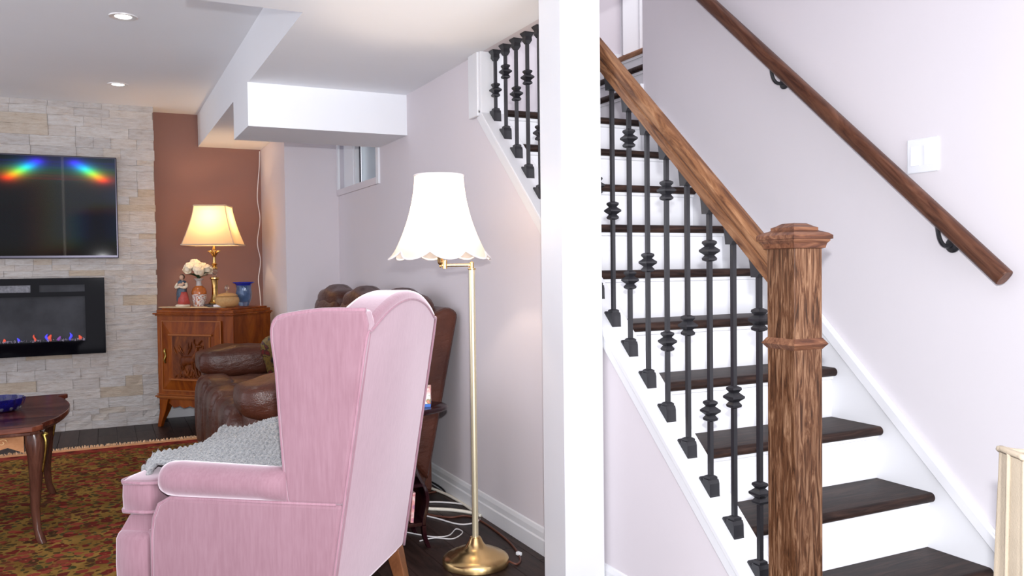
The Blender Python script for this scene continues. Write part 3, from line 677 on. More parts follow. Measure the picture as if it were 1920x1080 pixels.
for sx in (1, -1):
    for sy in (1, -1):
        kx, ky = sx*0.515, sy*0.435
        prof = [(0.0, 0.0, tz-0.036, 0.037), (0.006, 0.006, tz-0.08, 0.040), (0.010, 0.008, tz-0.14, 0.035), (0.006, 0.005, 0.28, 0.026), (0.0, 0.0, 0.15, 0.019), (0.006, 0.004, 0.06, 0.016), (0.018, 0.012, 0.02, 0.019), (0.026, 0.018, 0.0, 0.017)]
        rings = [[V(kx+sx*a+h*math.cos(t)*(1 if abs(math.cos(t)) < .9 else 1), ky+sy*b+h*math.sin(t), zz) for t in (2*PI*i/12 for i in range(12))] for a, b, zz, h in prof]
        lg = MB().loft(rings).build('leg', M['mahogany_leg'], ct, smooth=50)
        mt_ = MB()
        px_, py_ = kx+sx*0.008, ky+sy*0.008
        for q in range(3):
            dx, dy = 0, (q-1)*0.014-0.012
            mt_.tube(spline([(px_+sx*0.034, py_+dy*.8, tz-0.045), (px_+sx*0.042, py_+dy, tz-0.08), (px_+sx*0.036, py_+dy*.8, tz-0.14), (px_+sx*0.024, py_+dy*.3-0.004, tz-0.21)], 5), [0.006]*8+[0.005]*8, 6)
        mt_.lathe([(0, -0.012), (0.012, -0.004), (0.014, 0.006), (0, 0.016)], (px_+sx*0.038, py_-0.014, tz-0.05), 10)
        mt_.build('bronze_mount', M['bronze'], lg, smooth=True)
def apron(poly, axis, a, b):
    o = MB().prism(poly, axis, a, b).build('apron', M['inlay'], ct); return o
n_ = 16
for sy in (-1, 1):
    low = [(0.48-0.96*i/n_, tz-0.075-0.045*abs(math.sin(PI*2*i/n_))*(1 if 0 < i < n_ else 0)-(0.045 if i in (0, n_) else 0)) for i in range(n_+1)]
    ap = apron([(0.48, tz-0.037), ]+low+[(-0.48, tz-0.037)], 'y', sy*0.445-0.010, sy*0.445+0.010)
    il = MB()
    for cx in (0.40, 0.30, 0.18, 0.0, -0.18, -0.30):
        il.tube([V(cx+0.020*(1-t/9)*math.cos(t), sy*0.4565, tz-0.068+0.018*(1-t/9)*math.sin(t)) for t in (0.7*k for k in range(12))], 0.003, 5)
        il.tube(arc((cx-0.03, sy*0.4565, tz-0.075), (cx-0.06, sy*0.4565, tz-0.05), (cx-0.09, sy*0.4565, tz-0.072), 6), 0.003, 5)
    il.build('inlay', M['inlay_light'], ap, smooth=True)
for sx in (-1, 1):
    low = [(0.40-0.80*i/n_, tz-0.075-(0.03 if i in (0, n_) else 0.025*math.sin(PI*i/n_)*0.5)) for i in range(n_+1)]
    MB().prism([(0.40, tz-0.037)]+low+[(-0.40, tz-0.037)], 'x', sx*0.53-0.01, sx*0.53+0.01).build('apron', M['mahogany_leg'], ct)
bowl = thing('glass_bowl', 'cobalt blue cut glass bowl on the coffee table', 'bowl', (-0.458, 4.66, 0.0125+tz))
wob = lambda a, z: 1+0.035*math.cos(14*a)*min(1, z/0.03)
MB().lathe([(0.0, 0.0), (0.062, 0.0), (0.085, 0.010), (0.104, 0.032), (0.112, 0.062), (0.107, 0.064), (0.096, 0.034), (0.072, 0.015), (0.0, 0.012)], (0, 0, 0), 56, wob=wob).build('body', M['cobalt'], bowl, smooth=30)
cutm = MB()
for k in range(14):
    a = 2*PI*k/14
    cutm.sup((0.092*math.cos(a), 0.092*math.sin(a), 0.022), (0.009, 0.009, 0.014), 1, nu=5, nv=8)
cutm.build('cut_facets', M['clear'], bowl, smooth=True)

# ------------------------------------------------------------------ corner cabinet (stands at 45 degrees in the niche)
cb = thing('corner_cabinet', 'cherry wood cabinet with a carved door standing in the brown corner', 'cabinet', (0.616, 6.684, 0), R(-45))
# local: x along the front, -y towards the room, depth +y
hwid, dep = 0.348, 0.46
MB().box(-hwid, 0.0, 0.215, hwid, dep, 0.865).build('carcass', M['cherry'], cb, bevel=0.003)
MB().box(-hwid-0.022, -0.024, 0.862, hwid+0.022, dep, 0.874).box(-hwid-0.010, -0.012, 0.852, hwid+0.010, dep, 0.862).build('cornice', M['cherry'], cb, bevel=0.003)
MB().box(-hwid, -0.004, 0.874, hwid, dep, 0.897).box(-hwid+0.03, 0.02, 0.897, hwid-0.03, dep, 0.91).build('top', M['cherry'], cb, bevel=0.003)
MB().box(-hwid-0.018, -0.018, 0.232, hwid+0.018, dep, 0.243).box(-hwid-0.010, -0.010, 0.224, hwid+0.01, dep, 0.232).box(-hwid-0.010, -0.010, 0.250, hwid+0.01, dep, 0.256).build('base_moulding', M['cherry_lip'], cb, bevel=0.002)
ap = [(-hwid+0.02, 0.215)]+[(-hwid+0.10+0.012*k, 0.135-0.02*math.sin(k*0.9)) for k in range(9)]
ap = [(-0.31, 0.216), (-0.25, 0.216-0.04), (-0.215, 0.150), (-0.16, 0.165), (-0.12, 0.150), (-0.07, 0.168), (0.0, 0.150), (0.07, 0.168), (0.12, 0.150), (0.16, 0.165), (0.215, 0.150), (0.25, 0.176), (0.31, 0.216)]
MB().prism(ap, 'y', 0.012, 0.028).build('apron', M['cherry'], cb)
for sx in (-1, 1):
    for y0, sy in ((0.03, -1), (dep-0.04, 1)):
        rings = []
        for zz, off, h in ((0.216, 0, 0.040), (0.13, 0.018, 0.028), (0.04, 0.052, 0.018), (0.0, 0.062, 0.015)):
            cx, cy = sx*(hwid-0.055+off*0.9), y0+sy*off*0.25
            rings.append([V(cx+h*a, cy+h*b, zz) for a, b in ((-1, -1), (1, -1), (1, 1), (-1, 1))])
        MB().loft(rings).build('leg', M['cherry'], cb, bevel=0.003)
dr = MB().box(-0.295, -0.010, 0.285, 0.245, 0.0, 0.815).build('door', M['cherry'], cb)
fm = MB()
for (x0, z0, x1, z1) in ((-0.297, 0.283, -0.289, 0.817), (0.239, 0.283, 0.247, 0.817), (-0.289, 0.283, 0.239, 0.291), (-0.289, 0.809, 0.239, 0.817)): fm.box(x0, -0.015, z0, x1, -0.009, z1)
fm.build('door_bead', M['cherry_lip'], dr)
px0, px1, pz0, pz1 = -0.185, 0.150, 0.385, 0.700
# sloped field around the carved panel, then the carving
sl = MB(); o_ = (-0.289, 0.291, 0.239, 0.809)
A = [(o_[0], -0.010, o_[1]), (o_[2], -0.010, o_[1]), (o_[2], -0.010, o_[3]), (o_[0], -0.010, o_[3])]
B_ = [(px0-.012, -0.026, pz0-.012), (px1+.012, -0.026, pz0-.012), (px1+.012, -0.026, pz1+.012), (px0-.012, -0.026, pz1+.012)]
sl.add(A+B_, [(i, (i+1) % 4, 4+(i+1) % 4, 4+i) for i in range(4)]+[(4, 5, 6, 7)])
sl.build('raised_field', M['cherry'], dr)
ml = MB().box(px0-0.03, -0.040, pz1+0.004, px1+0.03, -0.024, pz1+0.018).box(px0-0.03, -0.040, pz0-0.018, px1+0.03, -0.024, pz0-0.004).box(px1+0.002, -0.034, pz0, px1+0.012, -0.024, pz1)
ml.build('panel_moulding', M['cherry_lip'], dr, bevel=0.003)
cv = MB(); rr = random.Random(11)
M['carve'] = wood('carved_cherry', (0.07, 0.014, 0.003), (0.22, 0.058, 0.009), 'z', 26, 0.4, 0.0, 3, mid=(0.13, 0.03, 0.005))
cv.box(px0, -0.028, pz0, px1, -0.024, pz1)
CX, CZ = -0.02, 0.52
def P2(x, z, d=0.0): return V(CX+x, -0.034-d, CZ+z)
# a deer standing among branches and tall leaves, in low relief
cv.sup(P2(-0.015, 0.0), (0.062, 0.012, 0.032), 0.9, nu=8, nv=14)
cv.sup(P2(-0.062, -0.008), (0.034, 0.012, 0.038), 0.9, nu=8, nv=12)
cv.tube([P2(0.035, 0.012), P2(0.058, 0.05), P2(0.062, 0.085), P2(0.066, 0.10)], [0.024, 0.017, 0.012, 0.010], 8)
cv.sup(P2(0.082, 0.107), (0.028, 0.010, 0.012), 1, nu=6, nv=10)
for a, b, c in ((0.045, 0.05, 0.06), (0.025, 0.02, 0.05), (-0.06, -0.085, -0.06), (-0.078, -0.06, -0.095)):
    cv.tube([P2(a, -0.015), P2(b, -0.06), P2(c, -0.10), P2(c+0.01, -0.125)], [0.012, 0.008, 0.006, 0.007], 6)
cv.tube([P2(0.055, 0.11), P2(0.035, 0.135), P2(0.04, 0.16)], 0.005, 5); cv.tube([P2(0.07, 0.11), P2(0.095, 0.14), P2(0.11, 0.15)], 0.005, 5)
for k in range(26):
    x = rr.uniform(-0.15, 0.15); z0 = rr.choice((-0.13, rr.uniform(0.03, 0.09))); a = rr.uniform(-0.05, 0.05)
    if abs(x) < .09 and -0.12 < z0 < 0.0: continue
    cv.tube([P2(x, z0, -.006), P2(x+a*.5, z0+0.03, -.001), P2(x+a, min(z0+0.075, 0.168), -.006)], [0.003, 0.0085, 0.002], 6)
for k in range(7):
    x = -0.14+0.045*k; cv.tube(arc(P2(x, -0.13, -.004), P2(x+0.02, -0.095, -.002), P2(x+0.04, -0.13, -.004), 6), 0.006, 5)
cv.build('carved_panel', M['carve'], dr, smooth=60)
MB().tube(spline([(-0.262, -0.014, 0.60), (-0.262, -0.024, 0.585), (-0.256, -0.018, 0.55), (-0.264, -0.022, 0.52), (-0.262, -0.013, 0.495)], 4), 0.008, 7).build('lock_plate', M['bronze'], dr, smooth=True)

TOP = 0.911
# things on the cabinet
dl = MB()
def doily_pt(i, j):
    a = 2*PI*j; r = 0.01+0.15*i; e = 1+(0.06*abs(math.sin(11*a)) if i == 1 else 0)
    return V(0.616+0.0+r*e*1.75*math.cos(a)*0.707+r*e*math.sin(a)*0.707*0.8, 6.684+0.17-r*e*1.75*math.cos(a)*0.707+r*e*math.sin(a)*0.707*0.8, TOP+0.001)
dl.grid(6, 88, doily_pt); top_n = len(dl.v)
dob = dl.build('lace_doily', M['doily'])
so = dob.modifiers.new('thick', 'SOLIDIFY'); so.thickness = 0.0025; so.offset = 1
tag(dob, 'cream lace doily spread on the cherry cabinet', 'doily')
TZ = TOP+0.0045
# table lamp
LX, LY = 0.79, 6.885
tl = thing('table_lamp', 'brass table lamp with a lit cream square shade on the cabinet', 'lamp', (LX, LY, TZ), R(-20))
MB().box(-0.062, -0.062, 0, 0.062, 0.062, 0.018).build('plinth', M['marble'], tl, bevel=0.003)
MB().lathe([(0.0, 0.018), (0.048, 0.018), (0.050, 0.028), (0.036, 0.040), (0.026, 0.07), (0.021, 0.11), (0.022, 0.17), (0.027, 0.205), (0.036, 0.212), (0.036, 0.222), (0.018, 0.226)], (0, 0, 0), 24, wob=lambda a, z: 1+(0.05*math.cos(10*a) if .06 < z < .2 else 0)).build('column', M['brass_lamp'], tl, smooth=40)
MB().lathe([(0.014, 0.226), (0.020, 0.238), (0.012, 0.25), (0.022, 0.265), (0.024, 0.275), (0.012, 0.285)], (0, 0, 0), 20).build('crystal_stem', M['clear'], tl, smooth=40)
MB().lathe([(0.012, 0.285), (0.024, 0.290), (0.022, 0.302), (0.012, 0.308), (0.018, 0.318), (0.026, 0.326), (0.014, 0.332), (0.010, 0.38), (0.010, 0.40)], (0, 0, 0), 20).build('upper_stem', M['brass_lamp'], tl, smooth=40)
tu = MB()
for k in range(6):
    a = 2*PI*k/6
    tu.tube([V(math.cos(a)*r, math.sin(a)*r, z) for r, z in ((0.008, 0.385), (0.016, 0.41), (0.030, 0.424), (0.048, 0.429))], [0.004, 0.009, 0.010, 0.003], 6)
tu.lathe([(0.012, 0.38), (0.014, 0.43), (0.008, 0.47)], (0, 0, 0), 12)
tu.build('leaf_crown', M['brass_lamp'], tl, smooth=True)
def square_shade(zb, zt, wb_, wt_, ch):
    mb = MB(); rings = []
    for i in range(9):
        t = i/8; ww = wt_+(wb_-wt_)*((1-t)**1.35); c = ch*ww
        rings.append([V(x, y, zb+(zt-zb)*t) for x, y in ((-ww+c, -ww), (ww-c, -ww), (ww, -ww+c), (ww, ww-c), (ww-c, ww), (-ww+c, ww), (-ww, ww-c), (-ww, -ww+c))])
    mb.loft(rings, cap=False); return mb, rings
sh, rings = square_shade(0.475, 0.775, 0.196, 0.118, 0.06)
so = sh.build('shade', M['shade_cream'], tl)
for q, (r_, nm) in enumerate(((rings[0], 'shade_trim'), (rings[-1], 'shade_trim'))):
    MB().tube(r_, 0.006, 6, close=True).build('shade_trim', M['shade_trim'], so)
sm = MB()
for k in (0, 2, 4, 6): sm.tube([(r_[k]+r_[k-1])*0.5*1.004 for r_ in rings], 0.0035, 5)
sm.build('seam_piping', M['shade_trim'], so)
MB().sup((0, 0, 0.60), (0.028, 0.028, 0.042), 1, nu=8, nv=12).build('bulb', M['bulb'], tl, smooth=True)
lamp('table_lamp_light', 'POINT', (LX, LY, TZ+0.665), 6.5, (1.0, 0.66, 0.36), 0.03)

# figurine
fg_ = thing('figurine', 'painted figurine of a robed woman at the left end of the cabinet top', 'figurine', (0.555, 6.90, TZ), R(-35))
wobf = lambda a, z: 1+0.10*math.sin(5*a+z*30)
MB().lathe([(0.0, 0.0), (0.050, 0.0), (0.052, 0.012), (0.040, 0.02), (0.0, 0.022)], (0, 0, 0), 18, wob=wobf).build('base', M['cream'], fg_, smooth=True)
MB().lathe([(0.030, 0.018), (0.043, 0.025), (0.040, 0.05), (0.032, 0.09), (0.024, 0.115)], (0.01, 0, 0), 20, wob=wobf).build('skirt', M['robe_red'], fg_, smooth=True)
MB().lathe([(0.020, 0.03), (0.040, 0.05), (0.040, 0.10), (0.034, 0.14), (0.036, 0.175), (0.030, 0.197), (0.012, 0.207)], (-0.008, 0.006, 0), 20, wob=wobf, sy=0.8).build('mantle', M['robe_blue'], fg_, smooth=True)
MB().sup((-0.002, -0.006, 0.226), (0.0155, 0.016, 0.02), 1, nu=8, nv=12).tube([(0, 0, 0.19), (0, 0, 0.215)], 0.009, 8).build('head', M['skin'], fg_, smooth=True)
MB().sup((-0.003, 0.004, 0.230), (0.020, 0.020, 0.022), 1, nu=8, nv=12, fn=lambda q: q if q.y > -0.008 else V(q.x, -0.008, q.z)).build('veil', M['hair'], fg_, smooth=True)
MB().tube(spline([(-0.036, 0, 0.18), (-0.044, -0.015, 0.155), (-0.022, -0.036, 0.15), (0.008, -0.036, 0.162)], 4), [0.012]*8+[0.009]*5, 8).tube(spline([(0.030, 0, 0.18), (0.040, -0.015, 0.155), (0.020, -0.036, 0.15), (0.0, -0.036, 0.158)], 4), [0.012]*8+[0.009]*5, 8).build('sleeves', M['cream'], fg_, smooth=True)
MB().sup((0.006, -0.036, 0.170), (0.024, 0.012, 0.012), 1, nu=6, nv=10).sup((0.028, -0.036, 0.180), (0.010, 0.010, 0.010), 1, nu=6, nv=8).build('infant', M['skin'], fg_, smooth=True)

# vase and flowers
vz = thing('porcelain_vase', 'painted porcelain vase with orange shoulders holding white flowers', 'vase', (0.675, 6.90, TZ))
MB().lathe([(0.0, 0.0), (0.040, 0.0), (0.042, 0.01), (0.052, 0.05), (0.055, 0.095)], (0, 0, 0), 28).build('body', M['porcelain'], vz, smooth=40)
MB().lathe([(0.055, 0.095), (0.056, 0.115), (0.048, 0.138), (0.030, 0.155), (0.025, 0.160)], (0, 0, 0), 28).build('shoulder', M['porcelain_orange'], vz, smooth=40)
MB().lathe([(0.025, 0.160), (0.020, 0.175), (0.019, 0.195), (0.034, 0.212), (0.036, 0.216), (0.030, 0.214), (0.015, 0.195), (0.014, 0.17)], (0, 0, 0), 28).build('neck', M['porcelain_grey'], vz, smooth=40)
bq = thing('flower_bouquet', 'bunch of large white flowers with dark leaves in the porcelain vase', 'flowers', (0.672, 6.90, TZ+0.228))
rr = random.Random(21)
def blossom():
    mb = MB(); ga = PI*(3-5**0.5)
    for k in range(26):
        t = (k+0.5)/26; ph = math.acos(1-1.25*t); a = ga*k+rr.uniform(-.2, .2)
        d = V(math.sin(ph)*math.cos(a), math.sin(ph)*math.sin(a), math.cos(ph)); rad = 0.030+0.010*t+rr.uniform(-.003, .003)
        s0 = len(mb.v); w_ = 0.013+0.010*t
        mb.sup((0, 0, 0), (w_, w_*0.9, 0.0045), 1, nu=6, nv=10, fn=lambda q: V(q.x, q.y, q.z-14*(q.x*q.x+q.y*q.y)+0.0025*math.sin(q.x*300)))
        mb.xf(Matrix.Translation(d*rad) @ (d*0.75+V(0, 0, 0.35)).to_track_quat('Z', 'Y').to_matrix().to_4x4(), s0)
    mb.sup((0, 0, 0), (0.027, 0.027, 0.027), 1, nu=8, nv=12)
    return mb.mesh('blossom', M['flower'], smooth=True)
bl = [blossom(), blossom()]
for k, (x, y, z, ax, ay) in enumerate(((-0.065, 0.01, 0.075, -0.2, -0.7), (0.0, -0.035, 0.055, 0.8, 0.0), (0.065, 0.0, 0.055, 0.1, 0.8), (-0.02, 0.03, 0.10, -0.5, -0.1), (-0.080, -0.015, 0.058, 0.3, -1.0), (0.035, 0.03, 0.075, -0.3, 0.4))):
    o = link('blossom', bl[k % 2], bq, (x, y, z), (ax, ay, k)); o.scale = (1.08, 1.08, 1.08) if k != 4 else (.75, .75, .75)
lf = MB()
for k in range(16):
    a = 2*PI*k/16+rr.uniform(-.1, .1); d = V(math.cos(a), math.sin(a), 0); s_ = V(-math.sin(a), math.cos(a), 0); ln = rr.uniform(0.05, 0.085)
    lf.grid(5, 2, lambda i, j: d*(0.01+ln*i)+s_*(0.018*math.sin(PI*min(1, .1+.9*i))*(j*2-1))+V(0, 0, -0.012+0.055*i-0.03*i*i+0.004*abs(j*2-1)+k*0.0012))
lf.build('foliage', M['leaf'], bq, smooth=True)
stm = MB()
for k in range(5):
    a = k*1.3; stm.tube([(0.004*math.cos(a), 0.004*math.sin(a), -0.15), (0.008*math.cos(a), 0.008*math.sin(a), -0.01), (0.03*math.cos(a), 0.03*math.sin(a), 0.06)], 0.0025, 5)
stm.build('stem', M['leaf'], bq)

# candy jar, blue vase, little boxes
cj = thing('candy_jar', 'round amber glass candy jar with a domed lid and clear knob', 'jar', (0.858, 6.712, TZ))
MB().lathe([(0.0, 0.0), (0.060, 0.0), (0.084, 0.02), (0.092, 0.045), (0.086, 0.068), (0.074, 0.078)], (0, 0, 0), 32).build('jar_body', M['candy'], cj, smooth=40)
ld = MB().lathe([(0.078, 0.079), (0.080, 0.083), (0.062, 0.096), (0.030, 0.104), (0.0, 0.106)], (0, 0, 0), 32).build('lid', M['candy'], cj, smooth=40)
MB().lathe([(0.013, 0.105), (0.009, 0.115), (0.007, 0.124), (0.017, 0.138), (0.016, 0.150), (0.006, 0.163), (0.0, 0.167)], (0, 0, 0), 16).build('knob', M['clear'], ld, smooth=40)
bv = thing('glass_vase', 'blue fluted glass vase with a flared wavy rim on the cabinet', 'vase', (0.985, 6.735, TZ))
wv = lambda a, z: 1+0.05*math.sin(6*a+z*14)
MB().lathe([(0.0, 0.0), (0.036, 0.0), (0.040, 0.01), (0.046, 0.03), (0.056, 0.06), (0.058, 0.10), (0.052, 0.135), (0.056, 0.160), (0.052, 0.160), (0.047, 0.135), (0.052, 0.10), (0.049, 0.062), (0.038, 0.035), (0.0, 0.03)], (0, 0, 0), 36, wob=wv).build('body', M['blue_glass'], bv, smooth=40)
MB().lathe([(0.054, 0.158), (0.064, 0.170), (0.082, 0.180), (0.080, 0.184), (0.060, 0.176), (0.050, 0.160)], (0, 0, 0), 48, wob=lambda a, z: 1+(z-0.158)*2.8*math.sin(6*a)).build('rim', M['blue_rim'], bv, smooth=40)
k1 = bx('trinket_box', M['marble'], (-0.022, -0.02, 0, 0.022, 0.02, 0.016), bevel=0.002, loc=(0.742, 6.73, TZ), rot=(0, 0, R(-26)))
tag(k1, 'small flat black box in front of the table lamp', 'box')
k2 = bx('trinket_box', M['silver_box'], (-0.034, -0.02, 0, 0.030, 0.02, 0.016), bevel=0.002, loc=(0.794, 6.708, TZ), rot=(0, 0, R(-26)))
tag(k2, 'small flat silver box between the black box and candy jar', 'box')
# thin white cable running down the niche corner
cd = MB().tube(spline([(XN-0.012, 7.285, 2.19), (XN-0.02, 7.27, 2.05), (XN-0.045, 7.24, 1.80), (XN-0.022, 7.27, 1.62), (XN-0.055, 7.22, 1.42), (XN-0.028, 7.25, 1.27), (XN-0.055, 7.20, 1.12), (XN-0.05, 7.18, 1.0), (XN-0.05, 7.12, 0.80), (XN-0.02, 7.2, 0.3)], 8), 0.0035, 6).build('hanging_cable', M['white_plastic'], smooth=True)
tag(cd, 'thin white cable hanging wavy down the brown niche corner', 'cable')

# ------------------------------------------------------------------ leather sofa along the right wall
sf = thing('leather_sofa', 'dark brown leather reclining sofa against the right wall', 'sofa', (1.05, 4.98, 0))
def ly(y): return y-4.98
def lx(x): return x-1.05
MB().box(lx(0.72), ly(4.0), 0.04, lx(1.50), ly(5.98), 0.34).build('base', M['leather'], sf, bevel=0.03)
# far and near rolled arms
for yc, nm in ((5.90, 'far'), (4.07, 'near')):
    am = MB()
    am.sup((lx(1.02), ly(yc), 0.33), (0.44, 0.15, 0.29), 0.3, nu=12, nv=24)
    a_ = am.build('arm', M['leather'], sf, smooth=True)
    MB().sup((lx(1.02), ly(yc), 0.585), (0.47, 0.19, 0.105), 0.5, 0.28, nu=16, nv=40, fn=lambda q: V(q.x, q.y, q.z*(1-0.05*math.cos(q.x*15))-0.006*math.sin(q.x*31+q.y*9))).build('arm_pad', M['leather'], a_, smooth=True)
# seat cushions and their channelled leg rests
for k in range(3):
    yc = 4.46+0.52*k if k < 2 else 5.48
    MB().sup((lx(0.98), ly(yc), 0.40), (0.42, 0.262, 0.115), 0.45, 0.35, nu=12, nv=28, fn=lambda q: V(q.x, q.y, q.z+0.012*math.cos(q.y*9)-0.006*math.sin(q.x*26+q.y*7))).build('seat', M['leather'], sf, smooth=True)
    def pleat(q):
        t = abs(math.sin((q.y+0.25*q.z)*PI/0.125))
        return V(q.x-(0.020*t**0.6 if q.x < 0 else 0), q.y, q.z+0.010*t)
    lr = MB().sup((lx(0.635), ly(yc), 0.285), (0.105, 0.262, 0.245), 0.5, 0.35, nu=22, nv=80, fn=pleat)
    lr.build('leg_rest', M['leather'], sf, smooth=True)
# reclining back: raked slab with pillow-topped cushions
bk = MB(); bk.prism([(lx(1.34), 0.25), (lx(1.44), 0.13), (lx(1.615), 0.97), (lx(1.56), 1.0), (lx(1.46), 0.96)], 'y', ly(3.90), ly(6.04)).build('back_frame', M['leather'], sf, bevel=0.03, seg=3)
for k in range(3):
    yc = 4.30+0.68*k
    mb = MB()
    mb.sup((0, 0, 0), (0.11, 0.33, 0.26), 0.5, 0.4, nu=14, nv=28, fn=lambda q: V(q.x+0.012*math.sin(q.z*22), q.y, q.z+0.016*math.cos(q.y*24)*(1 if q.z > .1 else 0)))
    mb.build('back_cushion', M['leather'], sf, smooth=True, loc=(lx(1.40), ly(yc), 0.74), rot=(0, R(14), 0))
    mb = MB().sup((0, 0, 0), (0.10, 0.31, 0.085), 0.7, 0.5, nu=12, nv=30, fn=lambda q: V(q.x, q.y, q.z*(1+0.10*math.cos(q.y*30))+0.012*math.cos(q.y*13)))
    mb.build('headrest', M['leather'], sf, smooth=True, loc=(lx(1.45), ly(yc), 0.985))
cu = MB().sup((0, 0, 0), (0.17, 0.06, 0.17), 0.55, 0.55, nu=12, nv=20, fn=lambda q: V(q.x, q.y*(1-0.8*max(abs(q.x), abs(q.z))/0.2), q.z)).build('throw_cushion', M['tapestry'], smooth=True, loc=(1.06, 5.40, 0.635), rot=(R(20), R(-8), R(-30)))
tag(cu, 'dark tapestry cushion leaning on the far end of the leather sofa', 'cushion')

# ------------------------------------------------------------------ pink wing chair
ch = thing('wing_chair', 'pink velvet wingback armchair seen from behind, in the foreground', 'armchair', (0.56, 2.37, 0), R(142))
# local x = the way it faces (u), local -y = across to the far side; W() flips across
def U(u, w_, z): return V(u, -w_, z)
WD = 0.66
ub = lambda z: -(z-0.2)*0.162
seat_base = MB()
seat_base.box(0.02, -WD+0.02, 0.19, 0.60, -0.02, 0.42)
seat_base.build('seat_base', M['velvet'], ch, bevel=0.02)
frs = MB(); frs.sup((0.64, -WD/2, 0.31), (0.065, WD/2, 0.105), 0.25, 0.25, nu=12, nv=28); frs.build('front_rail', M['velvet'], ch, smooth=True)
MB().prism([(0.60, 0.38), (0.70, 0.395), (0.66, 0.455), (0.50, 0.47), (0.50, 0.38)], 'y', -WD+0.03, -0.03).build('seat_deck', M['velvet'], ch, bevel=0.008)
cush = MB()
cush.sup((0.40, -WD/2, 0.512), (0.288, WD/2-0.105, 0.055), 0.22, 0.16, nu=12, nv=44)
sc_ = cush.build('seat_cushion', M['velvet'], ch, smooth=True)
cf_ = MB().sup((0.625, -WD/2, 0.512), (0.065, WD/2-0.012, 0.054), 0.22, 0.3, nu=12, nv=36).build('cushion_front', M['velvet'], sc_, smooth=True)
pp_ = MB()
for zz in (0.556, 0.468):
    pp_.tube([U(0.55, 0.03, zz), U(0.60, 0.014, zz), U(0.668, 0.016, zz), U(0.683, 0.035, zz), U(0.687, WD/2, zz), U(0.683, WD-0.035, zz), U(0.60, WD-0.014, zz)], 0.006, 6)
pp_.build('piping', M['velvet_pipe'], sc_, smooth=True)
for side in (0, 1):
    w0, w1 = (-0.003, 0.10) if side == 0 else (WD-0.10, WD+0.003)
    wo = 0.0 if side == 0 else WD          # outer face
    sg = 1 if side == 0 else -1
    ap_ = MB().prism([(0.004, 0.19), (0.565, 0.19), (0.562, 0.40), (0.555, 0.455), (0.535, 0.50), (0.50, 0.522), (ub(0.52), 0.525)], 'y', -w0, -w1).build('arm_panel', M['velvet'], ch, bevel=0.012, seg=3)
    # rolled arm top
    rings = []
    pts_ = [(0.535, 0.012), (0.532, 0.030), (0.523, 0.044), (0.505, 0.051), (0.47, 0.053), (0.30, 0.051), (0.20, 0.050), (0.122, 0.049)]
    for u_, r_ in pts_:
        rings.append([U(u_, wo+sg*0.028-0.0+r_*1.12*math.cos(t), 0.569+0.005*(u_/0.5)+r_*math.sin(t)) for t in (2*PI*k/24 for k in range(24))])
    MB().loft(rings).build('arm_roll', M['velvet'], ap_, smooth=True)
    MB().tube([U(0.566, wo+sg*0.004, 0.19), U(0.563, wo+sg*0.004, 0.40), U(0.556, wo+sg*0.004, 0.455), U(0.537, wo+sg*0.004, 0.50), U(0.50, wo+sg*0.006, 0.521), U(0.2, wo+sg*0.002, 0.522), U(-0.03, wo+sg*0.002, 0.524)], 0.0055, 6).build('piping', M['velvet_pipe'], ap_, smooth=True)
    # wing
    wp = [(ub(0.52), 0.524), (0.118, 0.522), (0.127, 0.60), (0.138, 0.75), (0.147, 0.90), (0.158, 0.99), (0.158, 1.03), (0.145, 1.055), (0.11, 1.066), (0.0, 1.080), (-0.128, 1.080), (-0.138, 1.04)] if side == 0 else [(ub(0.52)+0.02, 0.524), (0.118, 0.522), (0.127, 0.60), (0.138, 0.75), (0.147, 0.90), (0.158, 0.99), (0.158, 1.03), (0.145, 1.05), (0.11, 1.055), (0.0, 1.055), (-0.08, 1.04), (-0.10, 1.0)]
    a_, b_ = (-0.003, 0.055) if side == 0 else (WD-0.055, WD+0.003)
    wi = MB().prism(wp, 'y', -a_, -b_).build('wing', M['velvet'], ch, bevel=0.010, seg=3)
    path = [U(u_, wo+sg*0.008, z_) for u_, z_ in wp[1:11]]
    MB().tube(spline(path, 3), 0.0075, 8).build('piping', M['velvet_pipe'], wi, smooth=True)
# raked back with a camel top
n_ = 20
def arch(t): return 1.035+0.092*math.sin(PI*min(1, max(0, (t-0.02)/0.96)))**0.75
outl = [(0.0, 0.19)]+[(WD*t, arch(t)) for t in (i/n_ for i in range(n_+1))]+[(WD, 0.19)]
bm_ = MB()
vs = []; fs = []
nz_ = 12; nw = 22
def backpt(i, j, fr):
    t = j; top = arch(t); z_ = 0.185+(top-0.185)*i
    return U(ub(z_)+(-0.003 if fr == 0 else 0.13)-(0.012*math.sin(PI*t)*math.sin(PI*i) if fr == 0 else 0), 0.006+(WD-0.012)*t, z_)
bm_.grid(nz_, nw, lambda i, j: backpt(i, j, 0)); n0 = len(bm_.v)
bm_.grid(nz_, nw, lambda i, j: backpt(i, j, 1))
N1 = nw+1
for j in range(nw): bm_.f.append((nz_*N1+j, nz_*N1+j+1, n0+nz_*N1+j+1, n0+nz_*N1+j)); bm_.m.append(0); bm_.f.append((j, j+1, n0+j+1, n0+j)); bm_.m.append(0)
for i in range(nz_):
    for j in (0, nw): bm_.f.append((i*N1+j, (i+1)*N1+j, n0+(i+1)*N1+j, n0+i*N1+j)); bm_.m.append(0)
bk_ = bm_.build('back', M['velvet'], ch, smooth=50, bevel=0.022, seg=3)
